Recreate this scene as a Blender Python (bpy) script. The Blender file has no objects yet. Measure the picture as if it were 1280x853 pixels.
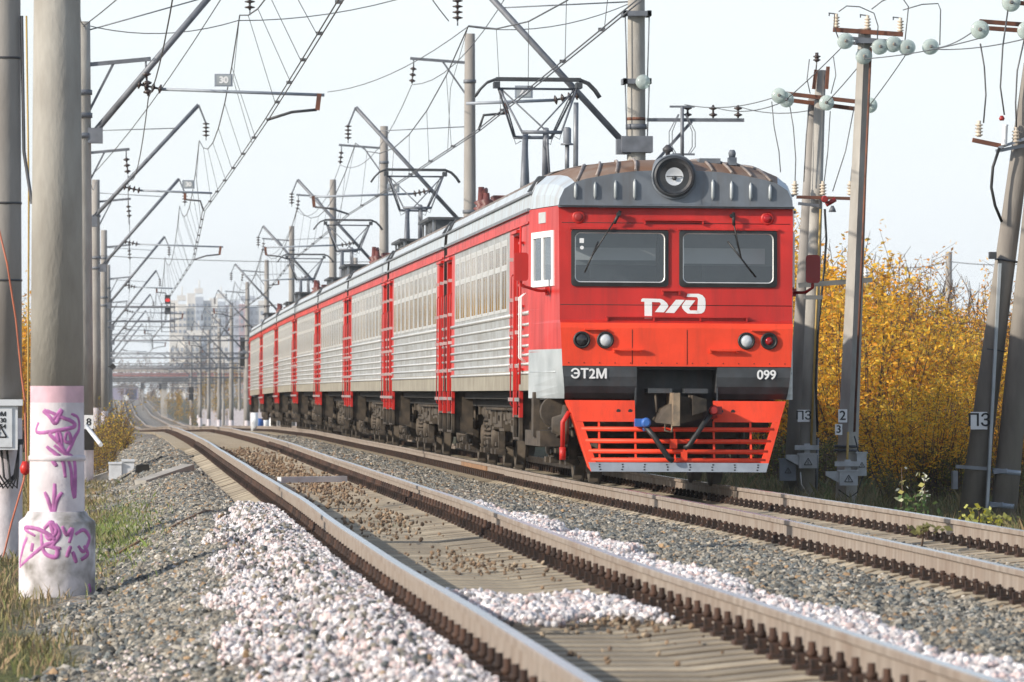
import bpy, math, random
import numpy as np
from mathutils import Vector, Matrix
R = math.radians
random.seed(7); rng = np.random.default_rng(7)
sc = bpy.context.scene
COL = sc.collection

# ------------------------------------------------------------------ camera, sky, sun, exposure
CZ = 1.22; F = 7111.0; YAW = math.atan(495 / F)
cam = bpy.data.cameras.new('camera'); cam.lens = 200; cam.sensor_width = 36
cam.shift_y = 63.5 / 1280; cam.clip_start = .5; cam.clip_end = 9000
cam.dof.use_dof = True; cam.dof.focus_distance = 78; cam.dof.aperture_fstop = 8.0
co = bpy.data.objects.new('camera', cam); COL.objects.link(co)
co.location = (0, 0, CZ); co.rotation_euler = (R(90), 0, -YAW); sc.camera = co
SUN_EL = 24.0; SUN_AZ = 247.0            # azimuth clockwise from +Y
w = bpy.data.worlds.new('World'); sc.world = w; w.use_nodes = True
nt = w.node_tree; bg = nt.nodes['Background']
sky = nt.nodes.new('ShaderNodeTexSky'); sky.sky_type = 'NISHITA'; sky.sun_disc = False
sky.sun_elevation = R(SUN_EL); sky.sun_rotation = R(SUN_AZ); sky.air_density = 1.0; sky.dust_density = 1.2; sky.ozone_density = 1.5
# thin white autumn cloud veil, thick towards the horizon, over the Nishita sky
tc = nt.nodes.new('ShaderNodeTexCoord'); sxyz = nt.nodes.new('ShaderNodeSeparateXYZ'); nt.links.new(tc.outputs['Generated'], sxyz.inputs[0])
el = nt.nodes.new('ShaderNodeMapRange'); el.interpolation_type = 'SMOOTHSTEP'; el.inputs[1].default_value = .0; el.inputs[2].default_value = .5; el.inputs[3].default_value = .97; el.inputs[4].default_value = .12
nt.links.new(sxyz.outputs[2], el.inputs[0])
cn = nt.nodes.new('ShaderNodeTexNoise'); cn.inputs['Scale'].default_value = 5; cn.inputs['Detail'].default_value = 5
cm = nt.nodes.new('ShaderNodeMapping'); cm.inputs['Scale'].default_value = (1, 1, 5); nt.links.new(tc.outputs['Generated'], cm.inputs[0]); nt.links.new(cm.outputs[0], cn.inputs['Vector'])
cr_ = nt.nodes.new('ShaderNodeMapRange'); cr_.inputs[1].default_value = .3; cr_.inputs[2].default_value = .6; cr_.inputs[3].default_value = .80; cr_.inputs[4].default_value = 1.0; nt.links.new(cn.outputs[0], cr_.inputs[0])
mu = nt.nodes.new('ShaderNodeMath'); mu.operation = 'MULTIPLY'; nt.links.new(el.outputs[0], mu.inputs[0]); nt.links.new(cr_.outputs[0], mu.inputs[1])
mxs = nt.nodes.new('ShaderNodeMix'); mxs.data_type = 'RGBA'; nt.links.new(mu.outputs[0], mxs.inputs['Factor']); nt.links.new(sky.outputs[0], mxs.inputs['A']); mxs.inputs['B'].default_value = (5.3, 5.62, 5.8, 1)
nt.links.new(mxs.outputs['Result'], bg.inputs[0]); bg.inputs[1].default_value = .15
sl = bpy.data.lights.new('sun', 'SUN'); sl.energy = 4.0; sl.angle = R(.6); sl.color = (1, .92, .81)
so = bpy.data.objects.new('sun', sl); COL.objects.link(so)
sdir = Vector((math.sin(R(SUN_AZ)) * math.cos(R(SUN_EL)), math.cos(R(SUN_AZ)) * math.cos(R(SUN_EL)), math.sin(R(SUN_EL))))
so.rotation_euler = sdir.to_track_quat('Z', 'Y').to_euler(); so.location = (-20, 20, 30)
sc.view_settings.view_transform = 'Standard'; sc.view_settings.look = 'None'
sc.view_settings.exposure = 0.4; sc.view_settings.gamma = 1; sc.view_settings.use_curve_mapping = False

def at(px, py, Y):
    u = (px - 640) / F
    X = Y * math.tan(YAW + math.atan(u)); D = X * math.sin(YAW) + Y * math.cos(YAW)
    return Vector((X, Y, CZ + (490 - py) / F * D))

# ------------------------------------------------------------------ materials
def mat(name, col, rough=.6, metal=0., var=.2, scale=4., bump=0., col2=None, stretch=(1, 1, 1), spec=.5, thr=(.35, .65), detail=6, bscale=None, attr=None, emit=0, grime=0, gcol=(.10, .08, .06), gst=(2.2, 2.2, .22), gsc=3.0):
    m = bpy.data.materials.new(name); m.use_nodes = True; t = m.node_tree; N = t.nodes; L = t.links
    b = N['Principled BSDF']; b.inputs['Roughness'].default_value = rough; b.inputs['Metallic'].default_value = metal
    b.inputs['Specular IOR Level'].default_value = spec
    tc = N.new('ShaderNodeTexCoord'); mp = N.new('ShaderNodeMapping'); mp.inputs['Scale'].default_value = stretch
    L.new(tc.outputs['Object'], mp.inputs[0])
    no = N.new('ShaderNodeTexNoise'); no.inputs['Scale'].default_value = scale; no.inputs['Detail'].default_value = detail
    L.new(mp.outputs[0], no.inputs['Vector'])
    if attr:
        a = N.new('ShaderNodeAttribute'); a.attribute_name = attr
        mr = N.new('ShaderNodeMapRange'); mr.inputs[1].default_value = .3; mr.inputs[2].default_value = .7
        mr.inputs[3].default_value = 1 - var; mr.inputs[4].default_value = 1 + var; L.new(no.outputs[0], mr.inputs[0])
        vm = N.new('ShaderNodeVectorMath'); vm.operation = 'SCALE'; L.new(a.outputs['Color'], vm.inputs[0]); L.new(mr.outputs[0], vm.inputs['Scale'])
        L.new(vm.outputs[0], b.inputs['Base Color'])
    else:
        cr = N.new('ShaderNodeValToRGB'); e = cr.color_ramp.elements
        e[0].position = thr[0]; e[1].position = thr[1]
        c2 = col2 if col2 else tuple(min(1, c * (1 + var)) for c in col); c1 = col if col2 else tuple(c * (1 - var) for c in col)
        e[0].color = (*c1, 1); e[1].color = (*c2, 1)
        L.new(no.outputs[0], cr.inputs[0]); L.new(cr.outputs[0], b.inputs['Base Color'])
        if emit:
            L.new(cr.outputs[0], b.inputs['Emission Color']); b.inputs['Emission Strength'].default_value = emit
    if grime:
        m2 = N.new('ShaderNodeMapping'); m2.inputs['Scale'].default_value = gst; L.new(tc.outputs['Object'], m2.inputs[0])
        g = N.new('ShaderNodeTexNoise'); g.inputs['Scale'].default_value = gsc; g.inputs['Detail'].default_value = 8; g.inputs['Roughness'].default_value = .65; L.new(m2.outputs[0], g.inputs['Vector'])
        gr = N.new('ShaderNodeMapRange'); gr.inputs[1].default_value = .48; gr.inputs[2].default_value = .78; gr.inputs[4].default_value = grime; L.new(g.outputs[0], gr.inputs[0])
        gm = N.new('ShaderNodeMix'); gm.data_type = 'RGBA'; src = b.inputs['Base Color'].links[0].from_socket
        L.new(gr.outputs[0], gm.inputs['Factor']); L.new(src, gm.inputs['A']); gm.inputs['B'].default_value = (*gcol, 1); L.new(gm.outputs['Result'], b.inputs['Base Color'])
        rr_ = N.new('ShaderNodeMapRange'); rr_.inputs[3].default_value = rough; rr_.inputs[4].default_value = min(1, rough + .35); L.new(g.outputs[0], rr_.inputs[0]); L.new(rr_.outputs[0], b.inputs['Roughness'])
    if bump:
        n2 = N.new('ShaderNodeTexNoise'); n2.inputs['Scale'].default_value = bscale or scale * 6; n2.inputs['Detail'].default_value = 4
        L.new(mp.outputs[0], n2.inputs['Vector'])
        bp = N.new('ShaderNodeBump'); bp.inputs['Strength'].default_value = bump; bp.inputs['Distance'].default_value = .02
        L.new(n2.outputs[0], bp.inputs['Height']); L.new(bp.outputs[0], b.inputs['Normal'])
    return m

MT = {}
MT['red'] = mat('red_paint', (.52, .026, .020), .24, var=.18, scale=1.6, bump=.07, bscale=3, stretch=(1, 1, .5), spec=.35, grime=.55, gcol=(.20, .03, .025))
MT['orange'] = mat('orange_red_paint', (.80, .062, .022), .36, var=.12, scale=2, spec=.3, grime=.5, gcol=(.34, .05, .03))
MT['silver'] = mat('bare_corrugated_metal', (.52, .535, .53), .25, .6, scale=1.4, col2=(.38, .375, .355), stretch=(1, 1, 3), bump=.05, bscale=2, grime=.6, gcol=(.27, .22, .16))
MT['silverlow'] = mat('dusty_lower_metal', (.36, .33, .26), .5, .3, scale=2, col2=(.26, .23, .18), grime=.6, gcol=(.14, .11, .08))
MT['roof'] = mat('silver_roof_paint', (.52, .58, .62), .36, .35, scale=1.8, col2=(.42, .41, .405), stretch=(1, 3, .5), thr=(.45, .75), grime=.7, gcol=(.26, .22, .20), gst=(.35, 2.6, .35))
MT['roofrib'] = mat('roof_rib_dirt', (.30, .25, .22), .6, .1, var=.3)
MT['brownroof'] = mat('rusty_cab_roof', (.19, .11, .07), .75, 0, scale=2.2, col2=(.24, .185, .15), thr=(.4, .7), spec=.2)
MT['refl'] = mat('lamp_reflector', (.55, .55, .52), .16, .95, var=.15, scale=9)
MT['visor'] = mat('grey_cab_visor', (.155, .175, .20), .38, .1, var=.14, scale=3, grime=.5)
MT['insred'] = mat('dark_red_roof_insulator', (.13, .04, .034), .5, var=.25)
MT['dgrey'] = mat('dark_grey_band', (.045, .05, .055), .36, var=.25, scale=5, grime=.35, gcol=(.11, .06, .05))
MT['grime'] = mat('bogie_grime', (.045, .035, .026), .8, .05, scale=5, col2=(.10, .078, .055), bump=.2)
MT['grime2'] = mat('light_bogie_grime', (.095, .072, .050), .8, .05, scale=6, col2=(.03, .024, .018), bump=.2)
MT['black'] = mat('black_rubber', (.018, .018, .018), .5, var=.3)
MT['void'] = mat('dark_underframe', (.02, .018, .016), .9, var=.3)
MT['white'] = mat('white_paint', (.78, .78, .77), .5, var=.04)
MT['alu'] = mat('aluminium_frame', (.66, .65, .62), .35, .5, var=.1)
MT['plate'] = mat('grey_plate', (.27, .30, .34), .5, .1, var=.12, scale=5)
MT['lgrey'] = mat('light_grey_paint', (.42, .45, .46), .42, .1, scale=2.5, col2=(.31, .34, .35))
MT['pane'] = mat('carriage_window_glass', (.16, .11, .055), .05, 0, scale=1.3, col2=(.03, .026, .02), stretch=(1, 1.6, .3), spec=.5)
MT['blue'] = mat('blue_valve_paint', (.03, .11, .35), .5, var=.2)
MT['dred'] = mat('dark_red_paint', (.30, .02, .018), .45, var=.2)
MT['tan'] = mat('worn_coupler_steel', (.36, .27, .18), .6, .3, scale=7, col2=(.16, .13, .10))
MT['lens'] = mat('lamp_lens', (.62, .64, .66), .12, .1, var=.1)
MT['dlens'] = mat('dark_lamp_lens', (.03, .03, .032), .1, var=.2)
MT['rlens'] = mat('red_lamp_lens', (.33, .008, .012), .12, var=.2)
MT['steel'] = mat('dull_steel', (.20, .21, .225), .5, .4, var=.2)
MT['cat'] = mat('weathered_bracket_steel', (.16, .17, .19), .6, .3, var=.2)
MT['wire'] = mat('copper_wire', (.12, .12, .125), .5, .5, var=.2)
MT['rust'] = mat('rusty_steel', (.20, .075, .04), .8, .1, scale=6, col2=(.11, .05, .035))
MT['ins'] = mat('brown_insulator', (.05, .035, .03), .25, var=.2)
MT['wins'] = mat('cream_insulator', (.55, .47, .37), .35, var=.2, scale=9)
MT['concrete'] = mat('pole_concrete', (.285, .265, .235), .88, scale=3.2, col2=(.42, .40, .36), stretch=(1, 1, .35), bump=.3, bscale=30, thr=(.3, .7), detail=10, grime=.45, gcol=(.19, .17, .14), gst=(1.5, 1.5, .5), gsc=2.5)
MT['concrete3'] = mat('dark_weathered_concrete', (.17, .15, .13), .88, scale=3, col2=(.27, .245, .21), stretch=(1, 1, .3), bump=.25, bscale=28, detail=9)
MT['concrete2'] = mat('grey_pole_concrete', (.22, .20, .18), .85, scale=2.2, col2=(.32, .30, .275), stretch=(1, 1, .3), bump=.15, bscale=25)
MT['sleeper'] = mat('dusty_sleeper_concrete', (.40, .335, .24), .9, scale=3, col2=(.29, .24, .175), bump=.25, bscale=30)
def obj_tint(m, lo, hi):
    t = m.node_tree; N = t.nodes; L = t.links; b = N['Principled BSDF']; src = b.inputs['Base Color'].links[0].from_socket
    oi = N.new('ShaderNodeObjectInfo'); mr = N.new('ShaderNodeMapRange'); mr.inputs[3].default_value = lo; mr.inputs[4].default_value = hi; L.new(oi.outputs['Random'], mr.inputs[0])
    vm = N.new('ShaderNodeVectorMath'); vm.operation = 'SCALE'; L.new(src, vm.inputs[0]); L.new(mr.outputs[0], vm.inputs['Scale']); L.new(vm.outputs[0], b.inputs['Base Color'])
obj_tint(MT['sleeper'], .74, 1.18)
MT['sleeperside'] = mat('shaded_sleeper_side', (.15, .115, .08), .95, scale=6, col2=(.09, .07, .05))  # dark brown sides put the shade of the gaps between sleepers into the colour
MT['clip'] = mat('rusty_fastening', (.035, .024, .019), .8, .1, scale=20, col2=(.10, .048, .028))
obj_tint(MT['clip'], .30, 1.0); obj_tint(MT['pane'], .35, 1.9)
MT['railside'] = mat('rail_side_rust', (.225, .18, .145), .7, .15, scale=1.6, col2=(.32, .27, .225), grime=.6, gcol=(.16, .095, .06), gst=(1, .8, .3), gsc=2.5, stretch=(1, 4, .3))
MT['railtop'] = mat('polished_rail_head', (.60, .60, .61), .27, .9, var=.08, stretch=(4, .2, 1))
MT['railbrown'] = mat('brown_joint_bar', (.26, .145, .075), .75, .1, var=.25)
MT['wlow'] = mat('whitewashed_concrete', (.66, .61, .63), .8, scale=5, col2=(.50, .44, .46), bump=.2, bscale=30, thr=(.4, .75))
MT['wdirty'] = mat('dirty_whitewashed_concrete', (.62, .58, .59), .85, scale=4, col2=(.17, .155, .13), bump=.15, bscale=25, thr=(.44, .66))
MT['pink'] = mat('pink_band', (.62, .40, .45), .8, var=.12, scale=6)
MT['graf'] = mat('magenta_graffiti', (.40, .13, .33), .7, var=.3, scale=9)
MT['boxw'] = mat('white_cabinet', (.62, .64, .66), .5, scale=5, col2=(.45, .46, .47), thr=(.5, .8))
MT['boxg'] = mat('grey_junction_box', (.40, .41, .41), .55, var=.14, scale=6)
MT['boxd'] = mat('slate_box', (.14, .155, .175), .5, var=.15, scale=6)
MT['ink'] = mat('black_lettering', (.02, .02, .02), .6, var=.1)
MT['redcable'] = mat('red_cable', (.42, .12, .06), .5, var=.2)
MT['wood'] = mat('grey_timber', (.15, .15, .14), .85, var=.25, scale=6, stretch=(.3, 1, 1))
MT['bark'] = mat('twig_bark', (.10, .065, .045), .9, var=.3, scale=8)
MT['stone'] = mat('ballast_stone', (.3, .3, .3), .9, var=.25, scale=22, attr='col')
MT['leaf'] = mat('autumn_leaf', (.5, .3, .03), .7, var=.15, scale=1.5, attr='col')
def translucent(m):
    t = m.node_tree; N = t.nodes; L = t.links; b = N['Principled BSDF']; src = b.inputs['Base Color'].links[0].from_socket
    tl = N.new('ShaderNodeBsdfTranslucent'); L.new(src, tl.inputs[0]); mx = N.new('ShaderNodeMixShader'); mx.inputs[0].default_value = .5
    L.new(b.outputs[0], mx.inputs[1]); L.new(tl.outputs[0], mx.inputs[2]); L.new(mx.outputs[0], N['Material Output'].inputs[0])
translucent(MT['leaf'])
MT['grass'] = mat('grass_blade', (.2, .2, .05), .8, var=.15, scale=1.5, attr='col')
MT['yellowpipe'] = mat('ochre_conduit', (.42, .28, .08), .6, var=.15)

def mat_glassdisc():
    m = bpy.data.materials.new('green_insulator_glass'); m.use_nodes = True; t = m.node_tree; N = t.nodes; L = t.links
    b = N['Principled BSDF']; b.inputs['Base Color'].default_value = (.60, .67, .64, 1); b.inputs['Roughness'].default_value = .08
    tr = N.new('ShaderNodeBsdfTransparent'); tr.inputs[0].default_value = (.86, .92, .90, 1); mx = N.new('ShaderNodeMixShader'); mx.inputs[0].default_value = .5
    L.new(tr.outputs[0], mx.inputs[1]); L.new(b.outputs[0], mx.inputs[2]); L.new(mx.outputs[0], N['Material Output'].inputs[0])
    return m
MT['gdisc'] = mat_glassdisc()

def mat_windscreen():
    m = bpy.data.materials.new('cab_windscreen_glass'); m.use_nodes = True; t = m.node_tree; N = t.nodes; L = t.links
    N.remove(N['Principled BSDF']); tr = N.new('ShaderNodeBsdfTransparent'); tr.inputs[0].default_value = (.62, .66, .68, 1)
    gl = N.new('ShaderNodeBsdfGlossy'); gl.inputs['Roughness'].default_value = .02; gl.inputs[0].default_value = (.9, .95, 1, 1)
    fr = N.new('ShaderNodeFresnel'); fr.inputs[0].default_value = 1.95; mx = N.new('ShaderNodeMixShader')
    L.new(fr.outputs[0], mx.inputs[0]); L.new(tr.outputs[0], mx.inputs[1]); L.new(gl.outputs[0], mx.inputs[2])
    L.new(mx.outputs[0], N['Material Output'].inputs[0]); return m
MT['wscreen'] = mat_windscreen()

# ------------------------------------------------------------------ mesh helper
class MB:
    def __init__(s): s.v = []; s.f = []; s.m = []; s.sm = []
    def face(s, pts, m=0, smooth=False):
        b = len(s.v); s.v += [tuple(p) for p in pts]; s.f.append(tuple(range(b, b + len(pts)))); s.m.append(m); s.sm.append(smooth)
    def hexa(s, p, m=0):     # p: 8 points, bottom 4 ccw, top 4 ccw
        b = len(s.v); s.v += [tuple(q) for q in p]
        for q in ((3, 2, 1, 0), (4, 5, 6, 7), (0, 1, 5, 4), (1, 2, 6, 5), (2, 3, 7, 6), (3, 0, 4, 7)):
            s.f.append(tuple(b + i for i in q)); s.m.append(m); s.sm.append(False)
    def box(s, x0, x1, y0, y1, z0, z1, m=0):
        s.hexa([(x0, y0, z0), (x1, y0, z0), (x1, y1, z0), (x0, y1, z0), (x0, y0, z1), (x1, y0, z1), (x1, y1, z1), (x0, y1, z1)], m)
    def cbox(s, c, sx, sy, sz, m=0): s.box(c[0] - sx / 2, c[0] + sx / 2, c[1] - sy / 2, c[1] + sy / 2, c[2] - sz / 2, c[2] + sz / 2, m)
    def bar(s, p, q, wdt, h, m=0, up=(0, 0, 1)):
        p = Vector(p); q = Vector(q); d = (q - p).normalized(); u = Vector(up)
        if abs(d.dot(u)) > .98: u = Vector((0, 1, 0))
        r = d.cross(u).normalized() * wdt / 2; t = r.cross(d).normalized() * h / 2
        s.hexa([p - r - t, p + r - t, q + r - t, q - r - t, p - r + t, p + r + t, q + r + t, q - r + t], m)
    def tube(s, pts, r, n=6, m=0, caps=True, smooth=True):
        pts = [Vector(p) for p in pts]; k = len(pts); rr = r if isinstance(r, (list, tuple)) else [r] * k
        b = len(s.v); prev = None
        for i, p in enumerate(pts):
            d = (pts[min(i + 1, k - 1)] - pts[max(i - 1, 0)])
            d = d.normalized() if d.length > 0 else Vector((0, 0, 1))
            if prev is None:
                a = Vector((0, 0, 1)) if abs(d.z) < .9 else Vector((1, 0, 0)); u = d.cross(a).normalized()
            else:
                u = prev - d * prev.dot(d)
                u = u.normalized() if u.length > 1e-6 else d.orthogonal().normalized()
            prev = u; v = d.cross(u)
            for j in range(n):
                a = 2 * math.pi * j / n; s.v.append(tuple(p + (u * math.cos(a) + v * math.sin(a)) * rr[i]))
        for i in range(k - 1):
            for j in range(n):
                j2 = (j + 1) % n; s.f.append((b + i * n + j, b + i * n + j2, b + (i + 1) * n + j2, b + (i + 1) * n + j)); s.m.append(m); s.sm.append(smooth)
        if caps:
            s.f.append(tuple(b + j for j in reversed(range(n)))); s.m.append(m); s.sm.append(False)
            s.f.append(tuple(b + (k - 1) * n + j for j in range(n))); s.m.append(m); s.sm.append(False)
    def lathe(s, prof, c=(0, 0, 0), axis=(0, 0, 1), n=12, m=0, smooth=True):   # prof [(r, t)]
        ax = Vector(axis).normalized(); c = Vector(c); u = ax.orthogonal().normalized(); v = ax.cross(u); b = len(s.v)
        for r, t in prof:
            for j in range(n):
                a = 2 * math.pi * j / n; s.v.append(tuple(c + ax * t + (u * math.cos(a) + v * math.sin(a)) * r))
        for i in range(len(prof) - 1):
            for j in range(n):
                j2 = (j + 1) % n; s.f.append((b + i * n + j, b + i * n + j2, b + (i + 1) * n + j2, b + (i + 1) * n + j)); s.m.append(m); s.sm.append(smooth)
        s.f.append(tuple(b + j for j in reversed(range(n)))); s.m.append(m); s.sm.append(False)
        e = b + (len(prof) - 1) * n; s.f.append(tuple(e + j for j in range(n))); s.m.append(m); s.sm.append(False)
    def prism(s, poly, y0, y1, m=0):     # polygon in XZ extruded in Y; poly ccw seen from -Y
        k = len(poly); b = len(s.v)
        s.v += [(x, y0, z) for x, z in poly] + [(x, y1, z) for x, z in poly]
        s.f.append(tuple(range(b, b + k))); s.f.append(tuple(reversed(range(b + k, b + 2 * k)))); s.m += [m, m]; s.sm += [False, False]
        for i in range(k):
            j = (i + 1) % k; s.f.append((b + j, b + i, b + k + i, b + k + j)); s.m.append(m); s.sm.append(False)
    def mesh(s, name, mats):
        me = bpy.data.meshes.new(name); me.from_pydata(s.v, [], s.f)
        for q in mats: me.materials.append(MT[q])
        me.polygons.foreach_set('material_index', s.m); me.polygons.foreach_set('use_smooth', s.sm); me.update(); return me
    def build(s, name, mats, parent=None, loc=(0, 0, 0)):
        return link(name, s.mesh(name, mats), parent, loc)

def link(name, me, parent=None, loc=(0, 0, 0)):
    o = bpy.data.objects.new(name, me); COL.objects.link(o); o.location = loc
    if parent: o.parent = parent
    return o
def tag(o, label=None, cat=None, group=None, kind=None):
    if label: o['label'] = label
    if cat: o['category'] = cat
    if group: o['group'] = group
    if kind: o['kind'] = kind
    return o
def thing(name, label, cat, loc=(0, 0, 0), group=None):
    return tag(link(name, None, None, loc), label, cat, group)
def tree_copy(o, parent=None):
    c = o.copy(); COL.objects.link(c)
    if parent: c.parent = parent
    for ch in list(o.children): tree_copy(ch, c)
    return c
def text_mesh(s, size, m, extrude=.002, bold=0):
    cu = bpy.data.curves.new('t', 'FONT'); cu.body = s; cu.size = size; cu.extrude = 0; cu.align_x = 'CENTER'; cu.align_y = 'CENTER'
    o = bpy.data.objects.new('t', cu); m0_ = bpy.data.meshes.new_from_object(o); bpy.data.objects.remove(o)
    v = []; f = []; vs = [tuple(q.co) for q in m0_.vertices]; fs = [tuple(p.vertices) for p in m0_.polygons]
    for k, (dx, dz) in enumerate(((0, 0), (bold, 0), (-bold, 0), (0, bold * .6), (0, -bold * .6)) if bold else ((0, 0),)):
        b = len(v); v += [(x + dx, y + dz, .0004 * k) for x, y, z in vs]; f += [tuple(b + i for i in p) for p in fs]
    me = bpy.data.meshes.new('lettering'); me.from_pydata(v, [], f)
    me.materials.clear(); me.materials.append(MT[m]); return me
def text(name, s, size, m, parent, loc, rot=(R(90), 0, 0), bold=0.0):
    o = link(name, text_mesh(s, size, m, bold=bold), parent, loc); o.rotation_euler = rot; return o

# ------------------------------------------------------------------ profiles of the line
def prof(k):
    ys = np.array([a for a, b in k], float); zs = np.array([b for a, b in k], float)
    yy = np.arange(-20, 3200, 1.0); zz = np.interp(yy, ys, zs)
    ker = np.hanning(17); ker /= ker.sum(); z2 = np.convolve(np.pad(zz, 8, mode='edge'), ker, 'valid')
    return lambda y: np.interp(y, yy, z2)
zN = prof([(0, .075), (40, .075), (50, .105), (57, .14), (70, .15), (90, .165), (117, .2), (139, .19), (173, .12), (205, 0), (290, -.6), (420, -1.5), (665, -2.6), (1000, -2.9), (1500, -.95), (2000, -1.0), (3200, -1)])
zT = prof([(0, -.03), (39, -.03), (43, 0), (56, .02), (81, 0), (94, 0), (126, .01), (147, 0), (181, 0), (227, -.15), (332, -.75), (420, -1.6), (665, -2.6), (1000, -2.9), (1500, -.95), (2000, -1.0), (3200, -1)])
XN, XT = 2.68, 7.1

CS = [(-400, 't', -1.6), (-7, 't', -.95), (-2.6, 't', -.72), (-1.3, 't', -.64), (-.5, 't', -.60), (0, 't', -.54), (.5, 'n', -.46), (1.0, 'n', -.31), (1.3, 'n', -.30), (4.05, 'n', -.30),
      (4.8, 'n', -.33), (5.5, 't', -.26), (8.6, 't', -.26), (9.1, 't', -.34), (10.4, 't', -.66), (13, 't', -.72), (30, 't', -.7), (400, 't', -.6)]
CX = np.array([c[0] for c in CS])
def ground_z(X, Y):
    X = np.asarray(X, float); Y = np.asarray(Y, float); n = zN(Y); t = zT(Y)
    zz = np.stack([(n if c[1] == 'n' else t) + c[2] for c in CS], -1)
    i = np.clip(np.searchsorted(CX, X) - 1, 0, len(CX) - 2); f = np.clip((X - CX[i]) / (CX[i + 1] - CX[i]), 0, 1)
    g = np.take_along_axis(zz, i[..., None], -1)[..., 0] * (1 - f) + np.take_along_axis(zz, (i + 1)[..., None], -1)[..., 0] * f
    return g + .02 * np.sin(X * 3.1 + Y * .7) * np.sin(Y * 1.3) * (np.abs(X - 4.9) > 4.2) + .012 * np.sin(X * 7 + Y * 1.9) * ((X > 4.1) & (X < 5.6))
def gz(x, y): return float(ground_z(np.array([x]), np.array([y]))[0])
# ------------------------------------------------------------------ ground
def ground():
    xs = np.concatenate([[-400, -150, -60, -25, -12], np.arange(-7, 14.01, .2), [16, 20, 30, 60, 150, 400]])
    ys = np.concatenate([np.arange(-10, 15, 5.), np.arange(15, 130, .5), np.arange(130, 300, 2.), np.arange(300, 1000, 10.), np.arange(1000, 3100, 50.)])
    XX, YY = np.meshgrid(xs, ys); Z = ground_z(XX, YY)
    v = np.stack([XX, YY, Z], -1).reshape(-1, 3); nx = len(xs); ny = len(ys)
    i = np.arange(ny - 1)[:, None] * nx + np.arange(nx - 1)[None]; f = np.stack([i, i + 1, i + nx + 1, i + nx], -1).reshape(-1, 4)
    me = bpy.data.meshes.new('ground'); me.from_pydata(v.tolist(), [], f.tolist()); me.polygons.foreach_set('use_smooth', [True] * len(f))
    m = bpy.data.materials.new('track_bed'); m.use_nodes = True; t = m.node_tree; N = t.nodes; L = t.links; b = N['Principled BSDF']; b.inputs['Roughness'].default_value = .95
    b.inputs['Specular IOR Level'].default_value = .2
    tc = N.new('ShaderNodeTexCoord'); sx = N.new('ShaderNodeSeparateXYZ'); L.new(tc.outputs['Object'], sx.inputs[0])
    vo = N.new('ShaderNodeTexVoronoi'); vo.inputs['Scale'].default_value = 17; L.new(tc.outputs['Object'], vo.inputs['Vector'])
    hs = N.new('ShaderNodeSeparateColor'); L.new(vo.outputs['Color'], hs.inputs[0])
    cr = N.new('ShaderNodeValToRGB'); cr.color_ramp.interpolation = 'CONSTANT'
    for p, c in ((0, (.13, .125, .115)), (.25, (.20, .185, .16)), (.45, (.30, .27, .225)), (.62, (.17, .175, .17)), (.78, (.36, .33, .29)), (.9, (.32, .225, .14))):
        e = cr.color_ramp.elements.new(p) if p > 0 else cr.color_ramp.elements[0]; e.position = p; e.color = (*c, 1)
    L.new(hs.outputs[0], cr.inputs[0])
    def noise(scale, st=(1, 1, 1)):
        mp = N.new('ShaderNodeMapping'); mp.inputs['Scale'].default_value = st; L.new(tc.outputs['Object'], mp.inputs[0])
        n = N.new('ShaderNodeTexNoise'); n.inputs['Scale'].default_value = scale; n.inputs['Detail'].default_value = 8; L.new(mp.outputs[0], n.inputs['Vector']); return n
    def ramp(inp, p0, c0, p1, c1):
        r = N.new('ShaderNodeValToRGB'); r.color_ramp.elements[0].position = p0; r.color_ramp.elements[1].position = p1
        r.color_ramp.elements[0].color = (*c0, 1); r.color_ramp.elements[1].color = (*c1, 1); L.new(inp, r.inputs[0]); return r.outputs[0]
    def mth(op, a, bb):
        q = N.new('ShaderNodeMath'); q.operation = op
        for k, x in enumerate((a, bb)):
            if isinstance(x, (int, float)): q.inputs[k].default_value = x
            else: L.new(x, q.inputs[k])
        return q.outputs[0]
    def mix(fac, a, bb):
        q = N.new('ShaderNodeMix'); q.data_type = 'RGBA'; L.new(fac, q.inputs['Factor']); L.new(a, q.inputs['A']); L.new(bb, q.inputs['B']); return q.outputs['Result']
    def step(x, a, bb):
        q = N.new('ShaderNodeMapRange'); q.inputs[1].default_value = a; q.inputs[2].default_value = bb; L.new(x, q.inputs[0]); return q.outputs[0]
    wob = mth('MULTIPLY', mth('SUBTRACT', noise(.5, (1, .3, 1)).outputs[0], .5), 1.6); xw = mth('ADD', sx.outputs[0], wob)
    xw2 = mth('ADD', sx.outputs[0], mth('MULTIPLY', mth('SUBTRACT', noise(2.5).outputs[0], .5), .35))
    grass = ramp(noise(1.2, (1, .35, 1)).outputs[0], .4, (.115, .085, .05), .62, (.10, .105, .035))
    dirt = ramp(noise(1.5, (1, .35, 1)).outputs[0], .42, (.22, .175, .12), .62, (.13, .10, .07))
    right = ramp(noise(1.0).outputs[0], .4, (.075, .06, .035), .65, (.10, .10, .04))
    g = mix(step(xw, -.75, -.25), grass, cr.outputs[0])
    ind = mth('MULTIPLY', step(xw2, 1.25, 1.4), mth('SUBTRACT', 1, step(xw2, 3.95, 4.1)))
    g = mix(ind, g, dirt)
    ind2 = mth('MULTIPLY', mth('MULTIPLY', step(xw2, 5.7, 5.9), mth('SUBTRACT', 1, step(xw2, 8.4, 8.6))), .45)
    g = mix(ind2, g, dirt)
    g = mix(step(xw, 9.7, 10.4), g, right)
    L.new(g, b.inputs['Base Color'])
    bp = N.new('ShaderNodeBump'); bp.inputs['Strength'].default_value = .8; bp.inputs['Distance'].default_value = .04
    L.new(vo.outputs['Distance'], bp.inputs['Height']); bp.invert = True; L.new(bp.outputs[0], b.inputs['Normal'])
    me.materials.append(m); tag(link('ground', me), kind='structure')
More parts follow.
